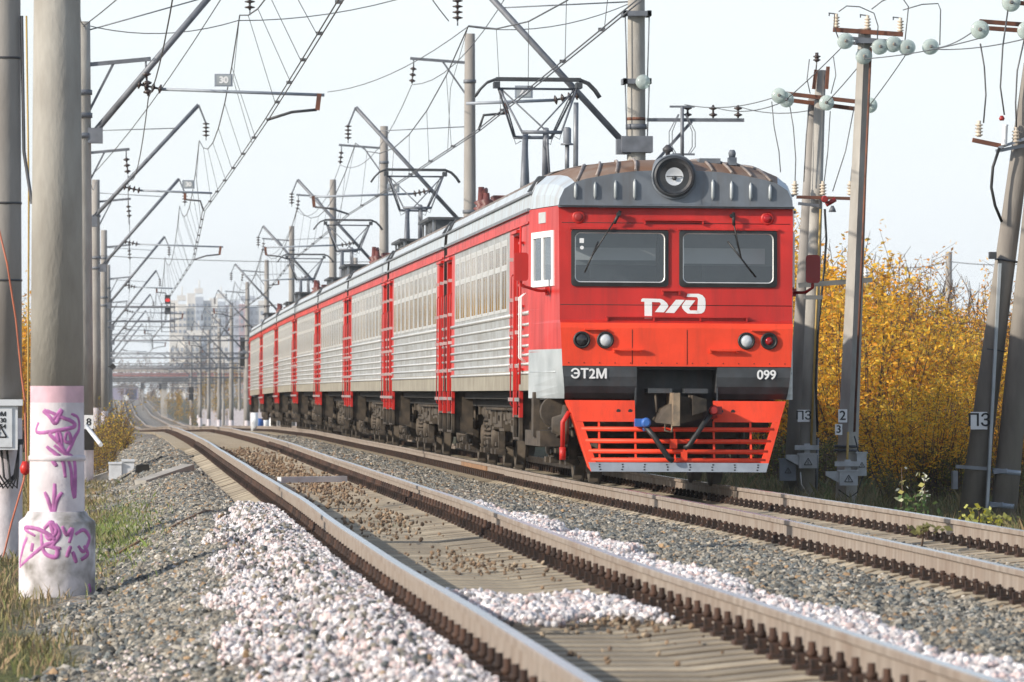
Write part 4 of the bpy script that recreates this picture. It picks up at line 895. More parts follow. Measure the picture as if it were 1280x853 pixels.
def mast(label, X, Y, side, zt, kind='A', num=None, feeder=2, white=0, track=True, span=None, dz=0.0, tipx=None):
    zb = gz(X, Y); xc = XN if side > 0 else XT; zr = float(zN(Y) if side > 0 else zT(Y))
    root = thing('overhead_line_mast', label, 'mast', (X, Y, 0), 'concrete masts of the overhead line')
    mb, rad = pole_mesh(zb, zt, .225, .15, white, False)
    for z in (zr + 6.1, zr + 6.5, zt - 1.4): mb.lathe([(rad(z) + .03, -.05), (rad(z) + .03, .05)], (0, 0, z), n=16, m=3)
    if white and num is None: mb.box(-.03, .25, -rad(zb + .8) - .03, -rad(zb + .8) - .005, zb + .5, zb + .95, 3)
    mb.build('pole', ['concrete2' if Y > 150 else 'concrete', 'wlow', 'pink', 'cat'], root)
    tx = (tipx if tipx is not None else xc - side * .25) - X; z0 = zr + 6.1; z1 = zr + 9.55
    if track:
        mb = MB(); mb.tube([(side * .18, 0, z0), (tx, 0, z1)], .06 if Y > 120 else .065, 8, 0); mb.bar((tx, 0, z1), (tx + side * .22, 0, z1 - .55), .12, .05, 0); mb.cbox((side * .25, 0, z0), .3, .3, .3, 0)
        mb.tube([(0, 0, min(zt - .2, zr + 9.0)), (tx * .8, 0, z0 + (z1 - z0) * .8)], .014, 5, 0)
        mb.build('bracket', ['cat'], root)
        mb = MB(); ix = tx + side * .22; ins_string(mb, (ix, 0, z1 - .5), (ix, 0, z1 - .95), 4, .11, 0); mb.tube([(ix, 0, z1 - .95), (ix, 0, zr + 8.5)], .015, 5, 1); mb.build('insulator', ['ins', 'cat'], root)
        s = side; sx = xc + (.3 if kind == 'A' else -.1) * s - X; cz = zr + 6.42
        f = .30; ax = side * .18 + (tx - side * .18) * f; az = z0 + (z1 - z0) * f
        mb = MB(); ins_string(mb, (ax, 0, az), (ax + s * .55, 0, az - .12), 4, .1, 1); 
        if kind == 'A':
            ex = sx + s * 1.05; mb.tube([(ax + s * .5, 0, az - .11), (ex + s * .1, 0, zr + 6.92)], .035, 6, 0); mb.bar((ex, 0, zr + 6.95), (ex - s * .04, 0, zr + 6.62), .09, .07, 2)
            mb.tube([(ex - s * .05, 0, zr + 6.63), (ex - s * .55, 0, zr + 6.58), (sx, 0, cz)], .032, 6, 3)
        else:
            ex = sx + s * .25; mb.tube([(ax + s * .5, 0, az - .11), (ex, 0, zr + 6.95)], .035, 6, 0); mb.bar((sx - s * .55, 0, zr + 6.95), (sx - s * .55, 0, zr + 6.75), .08, .06, 2)
            mb.tube([(sx - s * .55, 0, zr + 6.76), (sx - s * .1, 0, zr + 6.72), (sx, 0, cz)], .03, 6, 3)
        mb.build('registration_arm', ['plate', 'ins', 'rust', 'dgrey'], root)
        if Y < 175:
            nx_ = (XN - .55 if side > 0 else XT + 1.0) - X; mb = MB(); za = zr + 7.06 + (.02 if side > 0 else 0); mb.box(nx_ - .18, nx_ + .18, -.06, -.04, za, za + .25, 0); mb.box(nx_ - .14, nx_ + .14, -.068, -.062, za + .03, za + .22, 1); p = mb.build('number_plate', ['plate', 'lgrey'], root)
            text('number', num or '30', .18, 'white', p, (nx_, -.074, za + .125), bold=.012)
    if feeder:
        ln = feeder; z = zt - .85; mb = MB(); mb.bar((side * .1, 0, z), (side * ln, 0, z + .12), .08, .08, 0); mb.bar((side * .14, 0, z - .9), (side * (ln * .45), 0, z + .02), .05, .05, 0)
        ins_string(mb, (side * (ln - .1), 0, z - .1), (side * (ln - .05), 0, z - .62), 3, .1, 1); mb.tube([(side * (ln - .1), 0, z + .1), (side * (ln - .1), 0, z - .1)], .02, 5); mb.build('feeder_arm', ['cat', 'ins'], root)
    return root
LM = [(-.66, 113, 8.55, 'A'), (-.95, 168, 9.1, 'B'), (-.78, 220, 9.4, 'A'), (-.60, 285, 9.3, 'B'), (-.5, 345, 8.9, 'A'), (-.5, 405, 8.4, 'B'), (-.5, 465, 7.8, 'A'), (-.5, 530, 7.4, 'B')]
WORD = ['first', 'second', 'third', 'fourth', 'fifth', 'sixth', 'seventh', 'eighth', 'ninth', 'tenth', 'eleventh', 'twelfth', 'thirteenth', 'fourteenth']
for i, (x, y, zt, k) in enumerate(LM):
    mast('%s concrete mast behind the graffiti pole in the left row' % WORD[i], x, y, 1, zt, k, num='30', feeder=1.35, white=1.35 if i < 4 else 0)
RM = [(10.35, 113, 12.6, 'B'), (10.35, 166.5, 11.72, 'A'), (10.35, 220, 11.5, 'A'), (10.35, 272, 11.37, 'B'), (10.35, 336, 11.0, 'A'), (10.35, 392, 10.3, 'B'), (10.35, 450, 9.9, 'A'), (10.35, 512, 9.2, 'B'), (10.4, 575, 8.6, 'A'), (10.4, 640, 8.2, 'B'), (10.4, 705, 8.0, 'A'), (10.4, 790, 7.6, 'B')]
masts = []
for i, (x, y, zt, k) in enumerate(RM):
    masts.append(mast(('tall concrete mast right behind the cab roof of the train' if i == 0 else '%s concrete mast of the row on the far side of the train' % WORD[i]), x, y, -1, zt, k, num='27' if i == 0 else '29', feeder=(0 if i == 0 else 1.75), white=1.3 if i > 5 else 0, tipx=XT - .1))
# fittings of the near right mast
m0 = masts[0]; mb = MB()
for z in (6.15,): mb.box(-.31, .31, -.26, .26, z - .16, z + .16, 0)
for z in (7.4, 8.75): mb.box(-.28, .28, -.30, -.2, z - .05, z + .05, 0); mb.box(-.28, -.2, -.3, .3, z - .05, z + .06, 0); mb.box(.2, .28, -.3, .3, z - .05, z + .06, 0)
mb.lathe([(.19, -.03), (.19, .03)], (0, 0, 6.66 + .0), n=16, m=1)
for x in (-.24, .24): mb.tube([(x, -.2, 8.7), (x * .85, -.2, 7.45)], .014, 5, 0); mb.tube([(x, -.2, 7.35), (x * .85, -.2, 6.3)], .014, 5, 0)
mb.build('clamp_band', ['cat', 'rust'], m0)
mb = MB(); mb.lathe([(.03, 0), (.14, .03), (.15, .07), (.05, .12)], (.1, -.31, 7.38), (0, -1, 0), 16); mb.build('glass_insulator', ['gdisc'], m0)
mb = MB(); z = 6.64; mb.bar((.2, -.1, z), (2.15, -.1, z), .07, .07, 0); mb.bar((.2, -.1, 5.6), (1.1, -.1, z - .03), .06, .06, 0)
for x in (1.02, 1.53, 2.03): ins_string(mb, (x, -.1, z + .04), (x, -.1, z + .3), 2, .09, 1)
mb.tube([(.9, -.2, 5.7), (.9, -.2, 6.9)], .04, 6, 0); mb.bar((.65, -.2, 6.9), (1.15, -.2, 6.9), .04, .04, 0); mb.bar((.7, -.2, 5.95), (1.15, -.2, 5.95), .05, .04, 0)
for dx in (-.26, -.2, .2, .26): mb.tube([(.9 + dx * .3, -.2, 6.75), (.9 + dx, -.2, 6.4), (.9 + dx, -.2, 6.1), (.9 + dx * .6, -.2, 5.96)], .009, 4, 0)
mb.build('side_arm', ['cat', 'ins'], m0)
# extra poles of the far right rows
xp = [(12.6, 300, 8.3), (13.4, 360, 7.6), (12.4, 425, 7.2), (13.6, 480, 6.6), (12.6, 545, 6.0), (13.2, 610, 5.6), (12.8, 680, 5.2), (13.0, 750, 5.0), (12.4, 860, 4.6), (14.5, 930, 4.2)]
for i, (x, y, zt) in enumerate(xp):
    r = thing('utility_pole', '%s slim pole of the hindmost pole row beyond the train' % WORD[i], 'pole', (x, y, 0), 'slim poles beyond the train'); zb = gz(x, y); mb, rad = pole_mesh(zb, zt, .19, .12, 1.2 if i % 3 else .0)
    mb.build('pole', ['concrete2', 'wlow', 'pink'], r); mb = MB(); mb.bar((-.8, -.1, zt - .9), (.8, -.1, zt - .9), .08, .08); mb.bar((-.6, -.1, zt - 2.2), (.6, -.1, zt - 2.2), .08, .08)
    for xx_ in (-.7, .7): ins_string(mb, (xx_, -.1, zt - .86), (xx_, -.1, zt - .6), 2, .08, 1)
    mb.build('crossarm', ['cat', 'ins'], r)

# ------------------------------------------------------------------ wires
def catline(pts, z_off, r): return None
def overhead(spt, zf, lab, cat0):
    cw = MB(); mw = MB(); DL = []
    for (xa, ya, ma), (xb, yb, mb_) in zip(spt[:-1], spt[1:]):
        n = max(6, int((yb - ya) / 7)); za, zb = float(zf(ya)), float(zf(yb)); P = []; C0 = []
        rr = .014 if ya < 230 else .017
        for i in range(n + 1):
            t = i / n; y = ya + (yb - ya) * t; zl = za + (zb - za) * t
            sag = 1.15 * 4 * t * (1 - t); mz = zl + 8.5 - sag; xm = ma + (mb_ - ma) * t; xc = xa + (xb - xa) * t
            P.append((xm, y, mz)); C0.append((xc, y, zl + 6.42 - .02 * 4 * t * (1 - t)))
        mw.tube(P, rr, 5, 0, False)
        for dx in (-.035, .035): cw.tube([(x + dx, y, z) for x, y, z in C0], rr * .85, 5, 0, False)
        for i in range(1, n):
            if (yb < 480): dr = MB(); DL.append(dr); dr.tube([P[i], (C0[i][0] + random.choice((-.035, .035)), C0[i][1], C0[i][2])], .006, 4, 0, False); dr.cbox((C0[i][0], C0[i][1], C0[i][2] + .02), .10, .06, .05)
        dr = MB(); DL.append(dr); dr.tube([(P[0][0], P[0][1] + .1, P[0][2]), (P[1][0], P[1][1] - 1.5, P[1][2] - .35), (C0[1][0], C0[1][1] + 2, C0[1][2])], .006, 4, 0, False)
    c = tag(cw.build('contact_wire', ['wire']), 'twin contact wire over ' + lab, 'wire'); [q.build('dropper', ['wire'], c) for q in DL]; tag(mw.build('messenger_wire', ['wire']), 'sagging carrier cable over ' + lab, 'wire')
overhead([(3.1, 50, 2.5)] + [(XN + (.3 if k == 'A' else -.1), y, 2.45) for x, y, zt, k in LM], zN, 'the empty near track', 'n')
overhead([(6.8, 58, 7.2)] + [(XT - (.3 if k == 'A' else -.1), y, 7.0) for x, y, zt, k in RM], zT, 'the train track', 't')
def span(name, label, pts, r=.01, sag=.6, cat='wire', m='wire', n=10, cuts=True):
    mb = MB()
    for a, b in zip(pts[:-1], pts[1:]):
        a = Vector(a); b = Vector(b); mb.tube([a.lerp(b, i / n) - Vector((0, 0, sag * 4 * (i / n) * (1 - i / n))) for i in range(n + 1)], r, 5, 0, False)
    return tag(mb.build(name, [m]), label, cat)
span('feeder_wire', 'feeder wire hanging under the arms of the left mast row', [(.9, 50, 7.6)] + [(x + 1.3, y, zt - 1.5) for x, y, zt, k in LM], .012, .7)
span('feeder_wire', 'feeder wire hanging under the arms of the right mast row', [(8.7, 60, 10.6), (8.7, 113, 10.9)] + [(x - 1.7, y, zt - 1.5) for x, y, zt, k in RM[1:]], .012, .9)
span('feeder_wire', 'cable strung from the left mast tops to the upper left', [(-.7, 60, 9.0), (-.66, 113, 8.5), (-.9, 168, 9.0), (-.78, 220, 9.3)], .012, .9)
span('cross_wire', 'high cross wire from the left masts over both tracks', [(-.66, 113, 8.5), (2.42, 113.2, 8.6), (7.0, 115, 9.6)], .010, .22)
span('cross_wire', 'cross wire slung between the pantograph and the tall mast', [(10.3, 113, 9.0), (7.0, 113.2, 8.5), (5.2, 140, 8.6)], .010, .25)
span('cross_wire', 'wire rising from the first left mast to the upper right', [(-.66, 113, 8.45), (2.9, 85, 10.2)], .012, .25)
span('cross_wire', 'steep thin wire from the second left mast to the upper right', [(-.9, 168, 7.4), (3.4, 95, 10.6)], .012, .5)
span('cross_wire', 'wire from the carrier cable near the tall mast to the upper left', [(6.6, 113, 8.6), (3.4, 90, 10.5)], .012, .3)
span('cross_wire', 'thin wires between the far masts low over the tracks', [(-.6, 285, 5.5), (10.3, 280, 5.6)], .016, .1)
span('cross_wire', 'second thin crossing wire farther down the line', [(-.5, 345, 5.2), (10.3, 340, 5.3)], .018, .1)
span('cross_wire', 'highest thin crossing wire above the red signal', [(-.8, 225, 6.6), (10.3, 222, 6.3)], .014, .1)
for k, (y, z) in enumerate(((400, 3.6), (470, 3.2), (560, 2.6), (660, 2.2), (800, 1.8), (420, 5.0), (520, 4.3), (620, 3.7))):
    x0, x1 = -1.2, 14.0; mb = MB(); zt = z + .9; mb.tube([(x0, y, z), (x1, y, z)], .06, 6, 0); mb.tube([(x0, y, z + .35), (x1, y, z + .35)], .04, 6, 0)
    for xx_ in np.arange(x0, x1, 1.2): mb.bar((xx_, y, z), (xx_ + .6, y, z + .35), .03, .03); mb.bar((xx_ + .6, y, z + .35), (xx_ + 1.2, y, z), .03, .03)
    tag(mb.build('lattice_beam', ['cat']), '%s cross beam between the far mast rows, counted from the camera' % WORD[k], 'beam', 'cross beams between far masts')

# ------------------------------------------------------------------ graffiti pole and leftmost pole
def strokes(parent, rad, lst, name='graffiti', w_=.016, z0=0):
    mb = MB()
    for st in lst:
        pts = []; q = [st[0]] + list(st) + [st[-1]]
        for k in range(1, len(q) - 2):
            p0, p1, p2, p3 = [np.array(z) for z in q[k - 1:k + 3]]
            for t in np.linspace(0, 1, 7)[:-1]: pts.append(tuple(.5 * (2 * p1 + (p2 - p0) * t + (2 * p0 - 5 * p1 + 4 * p2 - p3) * t * t + (3 * p1 - p0 - 3 * p2 + p3) * t ** 3)))
        pts.append(st[-1])
        P = []
        for x, z in pts:
            r = rad(z); x = max(-r * .96, min(r * .96, x)); q_ = (r - .022) / r; P.append((x * q_, -math.sqrt(r * r - x * x) * q_, z))
        mb.tube(P, [.0245 + w_ * .22 * math.sin(math.pi * (k + 1) / (len(P) + 1)) for k in range(len(P))], 10, 0)
    return mb.build(name, ['graf'], parent)
GX, GY = -.515, 50.0; S50 = 142.2
def gp(cx, cy): return ((cx / 2.846 - 72) / S50, CZ + (490 - (470 + cy / 2.846)) / S50)   # from the close-up picture of the pole
root = thing('graffiti_pole', 'big concrete pole on the left with magenta graffiti on its whitewashed foot', 'pole', (GX, GY, 0))
zb = gz(GX, GY); zcol = gp(0, 505)[1]; zwh = gp(0, 95)[1]
r0, r1 = .245, .205
mb = MB(); radp = lambda z: .243 - (z - zcol) * .0085
zs = np.linspace(zwh + .145, 13.2, 6); mb.tube([(0, 0, z) for z in zs], [radp(z) for z in zs], 32, 0); mb.tube([(0, 0, zwh), (0, 0, zwh + .145)], [radp(zwh), radp(zwh)], 32, 2, False)
mb.tube([(0, 0, zcol - .05), (0, 0, zwh)], [radp(zcol), radp(zwh)], 32, 1, False); zc = gp(0, 292)[1]; mb.lathe([(radp(zc) + .001, -.025), (radp(zc) + .012, -.018), (radp(zc) + .012, .018), (radp(zc) + .001, .025)], (0, 0, zc), n=32, m=3)
mb.build('pole', ['concrete', 'wlow', 'pink', 'wlow'], root)
mb = MB(); rf = .335; mb.lathe([(rf * 1.0, zb - .8), (rf * 1.0, zcol - .035), (rf * .97, zcol - .02), (.28, zcol + .015), (.255, zcol + .06), (.243, zcol + .06)], (0, 0, 0), n=32); mb.build('foundation', ['wdirty'], root)
up = [[(155, 125), (180, 145), (200, 168), (222, 122), (205, 140), (188, 160)], [(140, 165), (135, 200), (200, 195), (268, 180), (255, 160), (230, 150), (185, 130), (160, 120)], [(255, 135), (280, 150), (283, 190), (270, 215), (240, 270), (215, 240), (180, 205), (215, 200), (225, 255)],
      [(205, 200), (210, 235), (195, 215)], [(240, 200), (235, 230), (255, 235), (250, 205), (238, 200)], [(168, 250), (200, 275), (225, 300), (236, 360)], [(195, 245), (225, 270), (262, 290), (270, 345), (268, 430), (260, 390), (255, 330), (235, 270)], [(180, 285), (205, 320)]]
lo = [[(192, 492), (196, 430), (198, 380)], [(190, 490), (175, 440), (162, 410)], [(195, 490), (205, 440), (225, 412)]]
strokes(root, radp, [[gp(*p) for p in st] for st in up + lo], w_=.022)
fo = [[(70, 680), (85, 610), (100, 570)], [(70, 680), (110, 640), (160, 600), (200, 580), (150, 545), (100, 535), (95, 545), (130, 565)], [(150, 555), (160, 620), (200, 640), (205, 610), (160, 600)], [(160, 540), (185, 520), (205, 545), (180, 575), (165, 560)], [(200, 520), (215, 560), (190, 600), (220, 610)],
      [(225, 530), (240, 560), (260, 540), (250, 590)], [(270, 560), (300, 545), (320, 575), (300, 620), (280, 600)], [(300, 600), (315, 630), (290, 650)], [(318, 735), (325, 765)], [(180, 515), (195, 560)], [(260, 620), (275, 660)], [(240, 640), (255, 600)], [(120, 590), (115, 620)]]
strokes(root, lambda z: rf, [[gp(*p) for p in st] for st in fo], w_=.025)
# leftmost pole with cabinet
X2, Y2 = -1.235, 63.0
root = thing('concrete_pole', 'leftmost concrete pole, cut by the picture edge, with a white cabinet on it', 'pole', (X2, Y2, 0)); zb = gz(X2, Y2); mb, rad = pole_mesh(zb, 11.5, .209, .16, 1.55)
for z in (4.9, 3.3, 2.45): mb.lathe([(rad(z) + .008, -.012), (rad(z) + .008, .012)], (0, 0, z), n=16, m=3)
mb.box(-.05, .22, -.28, -.195, .64, .70, 3); mb.build('pole', ['concrete2', 'wlow', 'pink', 'dgrey'], root)
root = thing('white_cabinet', 'white electrical cabinet with black lettering on the leftmost pole', 'cabinet', (X2, Y2, 0)); mb = MB()
zt_, zb_ = at(20, 504, Y2).z, at(20, 562, Y2).z; mb.box(-.2, .16, -.46, -.24, zb_, zt_ - .03, 0); mb.box(-.2, .10, -.475, -.462, zb_ + .03, zt_ - .06, 0); mb.box(-.24, .215, -.5, -.22, zt_ - .028, zt_ + .04, 0)
mb.build('casing', ['boxw'], root)
text('lettering', 'НОМ\n№ 30\n-3054', .068, 'ink', root, (-.045, -.478, zt_ - .19), bold=.003)
def warn(parent, x, y, z, s, m='ink'):
    mb = MB(); a = Vector((x - s, y, z)); b = Vector((x + s, y, z)); c = Vector((x, y, z + s * 1.7))
    for p, q in ((a, b), (b, c), (c, a)): mb.bar(p, q, .004, s * .16, 0, up=(0, 1, 0)) if False else mb.tube([p, q], s * .09, 5, 0)
    mb.tube([(x + s * .1, y, z + s * 1.15), (x - s * .15, y, z + s * .65), (x + s * .15, y, z + s * .65), (x - s * .05, y, z + s * .2)], s * .07, 5, 0); return mb.build('warning_sign', [m], parent)
warn(root, -.045, -.478, zb_ + .14, .085)
mb = MB()
for k in range(5): mb.tube([(-.2 + k * .06, -.33, zb_), (-.2 + k * .07, -.36, zb_ - .15 - .05 * k), (-.05 + .05 * k, -.36, zb_ - .42), (.12 + .01 * k, -.33, zb_ - .28), (.17, -.3, zb_ + .02 * k)], .013, 5)
mb.build('cable', ['black'], root)
mb = MB(); mb.tube([at(-2, 284, 62.6), at(9, 330, 62.6), at(20, 400, 62.6), at(27, 470, 62.6), at(31, 500, 62.6), at(33, 580, 62.5), at(30, 600, 62.4), at(14, 655, 62.2), at(2, 705, 61.8)], .012, 6)
mb.lathe([(.02, 0), (.05, .03), (.06, .08), (.03, .15)], at(31.5, 594, 62.4), (0, 0, 1), 10, 1); tag(mb.build('stay_cable', ['redcable', 'red']), 'orange stay cable with a red clamp beside the leftmost pole', 'cable')
mb = MB(); mb.tube([at(33, 20, 64), at(36, 240, 64), at(35, 500, 64), at(36, 680, 64)], .012, 6); tag(mb.build('conduit', ['yellowpipe']), 'thin vertical conduit between the two left poles', 'pipe')
span('guy_wire', 'dark twisted cable on the right side of the leftmost pole', [at(27, 20, 62.9), at(30, 190, 62.9), at(40, 255, 62.9)], .02, .0, 'cable')
def post(name, label, cat, px, pb, pt, Y, r, m='concrete2'):
    a = at(px, pb, Y); mb = MB(); mb.tube([(0, 0, a.z - .3), (0, 0, at(px, pt, Y).z)], r, 8); o = mb.build(name, [m], None, (a.x, Y, 0)); return tag(o, label, cat)
mb = MB(); mb.tube([at(108, 533, 112), at(126, 556, 108)], .045, 6); tag(mb.build('strut', ['boxw']), 'white slanted strut at the foot of the first left mast', 'strut')
o = tag(link('number_sign', None, None, (0, 0, 0)), 'small number sign on the foot of the first left mast', 'sign'); a = at(111, 528, 112.6); mb = MB(); mb.box(-.09, .09, -.02, .02, -.13, .14); mb.box(-.1, .1, -.01, .022, -.55, -.14, 1); p = mb.build('sign_plate', ['white', 'void'], o, a); text('number', '8', .2, 'ink', o, a + Vector((0, -.024, 0)), bold=.006)

# ------------------------------------------------------------------ right hand power poles
def disc(mb, c, axis, n=2, r=.125, m=0):
    c = Vector(c); ax = Vector(axis).normalized()
    for i in range(n): mb.lathe([(.04, .06), (r * .98, .06), (r, .045), (r * .92, .028), (r * .88, .05), (r * .78, .02), (r * .73, .045), (r * .6, .015), (r * .55, .04), (r * .42, .012), (.035, .02)], c - ax * .11 * i, ax, 22, m)
    mb.lathe([(.034, 0), (.034, .05), (.022, .07)], c, ax, 8, 2)
    mb.lathe([(.02, -.11 * n - .05), (.02, .1)], c, ax, 6, 1)
def pin_ins(mb, c, h=.3, r=.07, m=0, n=4):
    pr = [(.03, 0)]
    for i in range(n): t = h * (i + .2) / n; pr += [(r * .55, t), (r, t + h / n * .25), (r * .9, t + h / n * .5), (r * .5, t + h / n * .6)]
    pr += [(.03, h), (.03, h + .04)]; mb.lathe(pr, c, (0, 0, 1), 12, m)
def W(px, py, Y): return at(px, py, Y)
GRPP = 'concrete poles of the power line right of the train'
# pole A with its strut
YA = 98.8; a = W(1006, 624, YA); ta = W(1026, 88, YA); O = Vector((a.x, YA, 0))
root = thing('power_pole', 'round concrete power pole nearest the cab, tagged ПЗ, with a rusty crossarm', 'power pole', O, GRPP)
mb = MB(); mb.tube([a - O - Vector((0, 0, .5)), ta - O], [.155, .09], 18, 0); mb.build('pole', ['concrete'], root)
mb = MB(); mb.tube([W(987, 622, YA + .6) - O - Vector((0, 0, .4)), W(1017, 122, YA + .3) - O], [.15, .09], 16, 0); mb.build('strut_pole', ['concrete2'], root)
def L_(px, py, Y, dy=0): return W(px, py, Y) - O + Vector((0, dy, 0))
mb = MB(); mb.bar(L_(967, 116, YA, -.12), L_(1072, 128, YA, -.12), .06, .07, 0); mb.bar(L_(967, 122, YA, .14), L_(1072, 136, YA, .14), .06, .07, 0); mb.bar(L_(1019, 88, YA, -.12), L_(1016, 112, YA, -.12), .06, .06, 0); mb.bar(L_(1034, 84, YA, -.12), L_(1032, 112, YA, -.12), .06, .06, 0); mb.build('crossarm', ['rust'], root)
for px, py in ((971, 121), (980, 126), (1030, 130), (1084, 133)): mb = MB(); disc(mb, L_(px, py, YA, -.35), (-.15, -1, .05), 2, .132); mb.build('glass_insulator', ['gdisc', 'cat', 'tan'], root)
mb = MB(); pin_ins(mb, L_(1020, 78, YA, -.12), .12, .07, 0, 2); mb.tube([L_(1019, 88, YA, -.12), L_(1020, 77, YA, -.12)], .012, 5); mb.build('pin_insulator', ['ins'], root)
mb = MB(); mb.bar(L_(994, 247, YA, -.2), L_(1063, 249, YA, -.2), .07, .055, 0); mb.bar(L_(996, 255, YA, -.2), L_(1022, 258, YA, -.2), .06, .05, 1); mb.tube([L_(1030, 257, YA, -.28), L_(1042, 250, YA, -.28)], .04, 8, 2); mb.lathe([(.02, 0), (.05, .05), (.07, .11)], L_(1038, 258, YA, -.28), (0, 0, -1), 10, 1); mb.lathe([(.05, 0), (.065, .04), (.05, .09)], L_(1028, 250, YA, -.3), (0, -1, 0), 12, 2); mb.build('switch_arm', ['rust', 'cat', 'dred'], root)
for px in (992, 1027, 1061): mb = MB(); pin_ins(mb, L_(px, 245, YA, -.2), .21, .065, 0, 4); mb.build('pin_insulator', ['wins'], root)
mb = MB(); mb.tube([L_(1029, 262, YA, -.22), L_(1031, 300, YA, -.22), L_(1028, 340, YA, -.22), L_(1021, 410, YA, -.2), L_(1018, 480, YA, -.2), L_(1020, 540, YA, -.2)], .022, 6); mb.build('cable', ['black'], root)
mb = MB(); mb.tube([L_(1024, 262, YA, -.19), L_(1012, 560, YA, -.19)], .022, 6); mb.build('conduit', ['yellowpipe'], root)
def plate_sign(root, px, py, Y, s, wd, hh, dy=-.17):
    p = L_(px, py, Y, dy); mb = MB(); mb.box(p.x - wd / 2, p.x + wd / 2, p.y - .01, p.y, p.z - hh / 2, p.z + hh / 2); q = mb.build('number_plate', ['white'], root); text('number', s, hh * 1.0, 'ink', q, (p.x, p.y - .014, p.z), bold=.004)
plate_sign(root, 1003, 520, YA, 'ПЗ', .21, .21)
def jbox(root, px, py, Y, wd, hh, m, sign=True, arm=True, dy=-.22, s=.068):
    p = L_(px, py, Y, dy); mb = MB(); mb.box(p.x - wd / 2, p.x + wd / 2, p.y - .14, p.y, p.z - hh / 2, p.z + hh / 2, 0); mb.box(p.x - wd / 2 - .02, p.x + wd / 2 + .02, p.y - .15, p.y + .02, p.z + hh / 2 + .002, p.z + hh / 2 + .03, 0)
    if arm:
        mb.hexa([(p.x - wd / 2 - .22, p.y - .1, p.z + .05), (p.x - wd / 2, p.y - .1, p.z - .07), (p.x - wd / 2, p.y, p.z - .07), (p.x - wd / 2 - .22, p.y, p.z + .05), (p.x - wd / 2 - .22, p.y - .1, p.z + .12), (p.x - wd / 2, p.y - .1, p.z + .12), (p.x - wd / 2, p.y, p.z + .12), (p.x - wd / 2 - .22, p.y, p.z + .12)], 0)
        mb.bar((p.x - .22, p.y - .04, p.z + hh / 2 + .13), (p.x + .2, p.y - .04, p.z + hh / 2 + .13), .08, .08, 0); mb.box(p.x - .05, p.x + .05, p.y - .02, p.y + .02, p.z + hh / 2 + .03, p.z + hh / 2 + .2, 0)
    o = mb.build('junction_box', [m], root)
    if sign: warn(o, p.x, p.y - .15, p.z - s * .8, s)
jbox(root, 1007, 577, YA, .31, .23, 'boxg'); jbox(root, 983, 588, YA, .28, .36, 'boxd', True, False, -.1, .055)
mb = MB(); mb.tube([L_(1021, 625, YA, .1), L_(1023, 548, YA, .1)], .025, 8); mb.build('post', ['steel'], root)
mb = MB(); mb.tube([L_(998, 590, YA, -.3), L_(999, 605, YA, -.3), L_(1010, 622, YA, -.25)], .01, 5); mb.build('earth_wire', ['alu'], root)
# timber beam and its insulator
o = thing('timber_beam', 'grey timber beam across the two poles right of the cab', 'beam', (0, 0, 0)); O = Vector((0, 0, 0)); mb = MB(); mb.bar(W(998, 357, 97.0), W(1090, 350, 97.0), .1, .085); mb.bar(W(1005, 372, 97.0), W(1028, 372, 97.0), .1, .07); mb.build('beam', ['wood'], o); mb = MB(); pin_ins(mb, W(1082, 346, 97.0), .1, .055, 0, 2); mb.build('pin_insulator', ['white'], o)
# pole B (square section)
YB = 94.8; a = W(1056, 630, YB); ta = W(1081, 36, YB); O = Vector((a.x, YB, 0))
root = thing('power_pole', 'square concrete power pole with three pin insulators on a rusty top arm', 'power pole', O, GRPP)
mb = MB(); d = ta - a
def sq(p, h, ang=R(38)): return [p + Vector((h * math.cos(ang + R(45 + 90 * k)), h * math.sin(ang + R(45 + 90 * k)), 0)) for k in range(4)]
b4 = sq(a - O - Vector((0, 0, .4)), .185); t4 = sq(ta - O, .105); mb.hexa(b4 + t4); mb.build('pole', ['concrete'], root)
mb = MB(); mb.bar(L_(1040, 38, YB, -.15), L_(1127, 44, YB, -.15), .08, .075, 0); mb.bar(L_(1056, 48, YB, -.12), L_(1136, 54, YB, -.12), .06, .05, 1); mb.bar(L_(1060, 53, YB, .14), L_(1130, 58, YB, .14), .06, .05, 1); mb.cbox(L_(1081, 52, YB), .3, .34, .08, 1); mb.build('crossarm', ['rust', 'cat'], root)
for px, py in ((1044, 36), (1083, 38), (1124, 41)):
    mb = MB(); pin_ins(mb, L_(px, py, YB, -.15), .2, .06, 0, 4); p = L_(px, py, YB, -.15); mb.bar(p + Vector((.0, 0, .235)), p + Vector((-.13, 0, .25)), .02, .02, 1); mb.bar(p + Vector((-.12, 0, .25)), p + Vector((-.12, 0, .2)), .02, .02, 1); mb.build('pin_insulator', ['wins', 'cat'], root)
for px, py in ((1054, 53), (1077, 72), (1097, 60), (1114, 57), (1131, 61), (1160, 60)): mb = MB(); disc(mb, L_(px, py, YB, -.3), (.12, -1, .02), 2, .132); mb.build('glass_insulator', ['gdisc', 'cat', 'tan'], root)
mb = MB()
for pts in (((1046, 16), (1056, 9), (1072, 10), (1090, 18), (1095, 34), (1094, 52)), ((1087, 13), (1100, 3), (1112, -2), (1126, 0), (1133, 10), (1131, 30), (1128, 58)), ((1126, 14), (1150, 7), (1170, 6), (1173, 14), (1172, 58)), ((1041, 18), (1040, 35), (1046, 50))): mb.tube([L_(px, py, YB, -.25) for px, py in pts], .010, 5)
mb.build('jumper_wire', ['wire'], root)
mb = MB(); mb.tube([L_(1087, 60, YB, -.17), L_(1066, 540, YB, -.2)], .022, 6, 0); mb.tube([L_(1058, 540, YB, -.22), L_(1056, 590, YB, -.24)], .022, 6, 1); mb.build('conduit', ['rust', 'yellowpipe'], root)
for z_ in (558, 563): mb = MB(); mb.lathe([(.2, -.02), (.2, .02)], L_(1057, z_, YB), (0, 0, 1), 12, 0); mb.build('strap', ['dgrey'], root)
mb = MB()
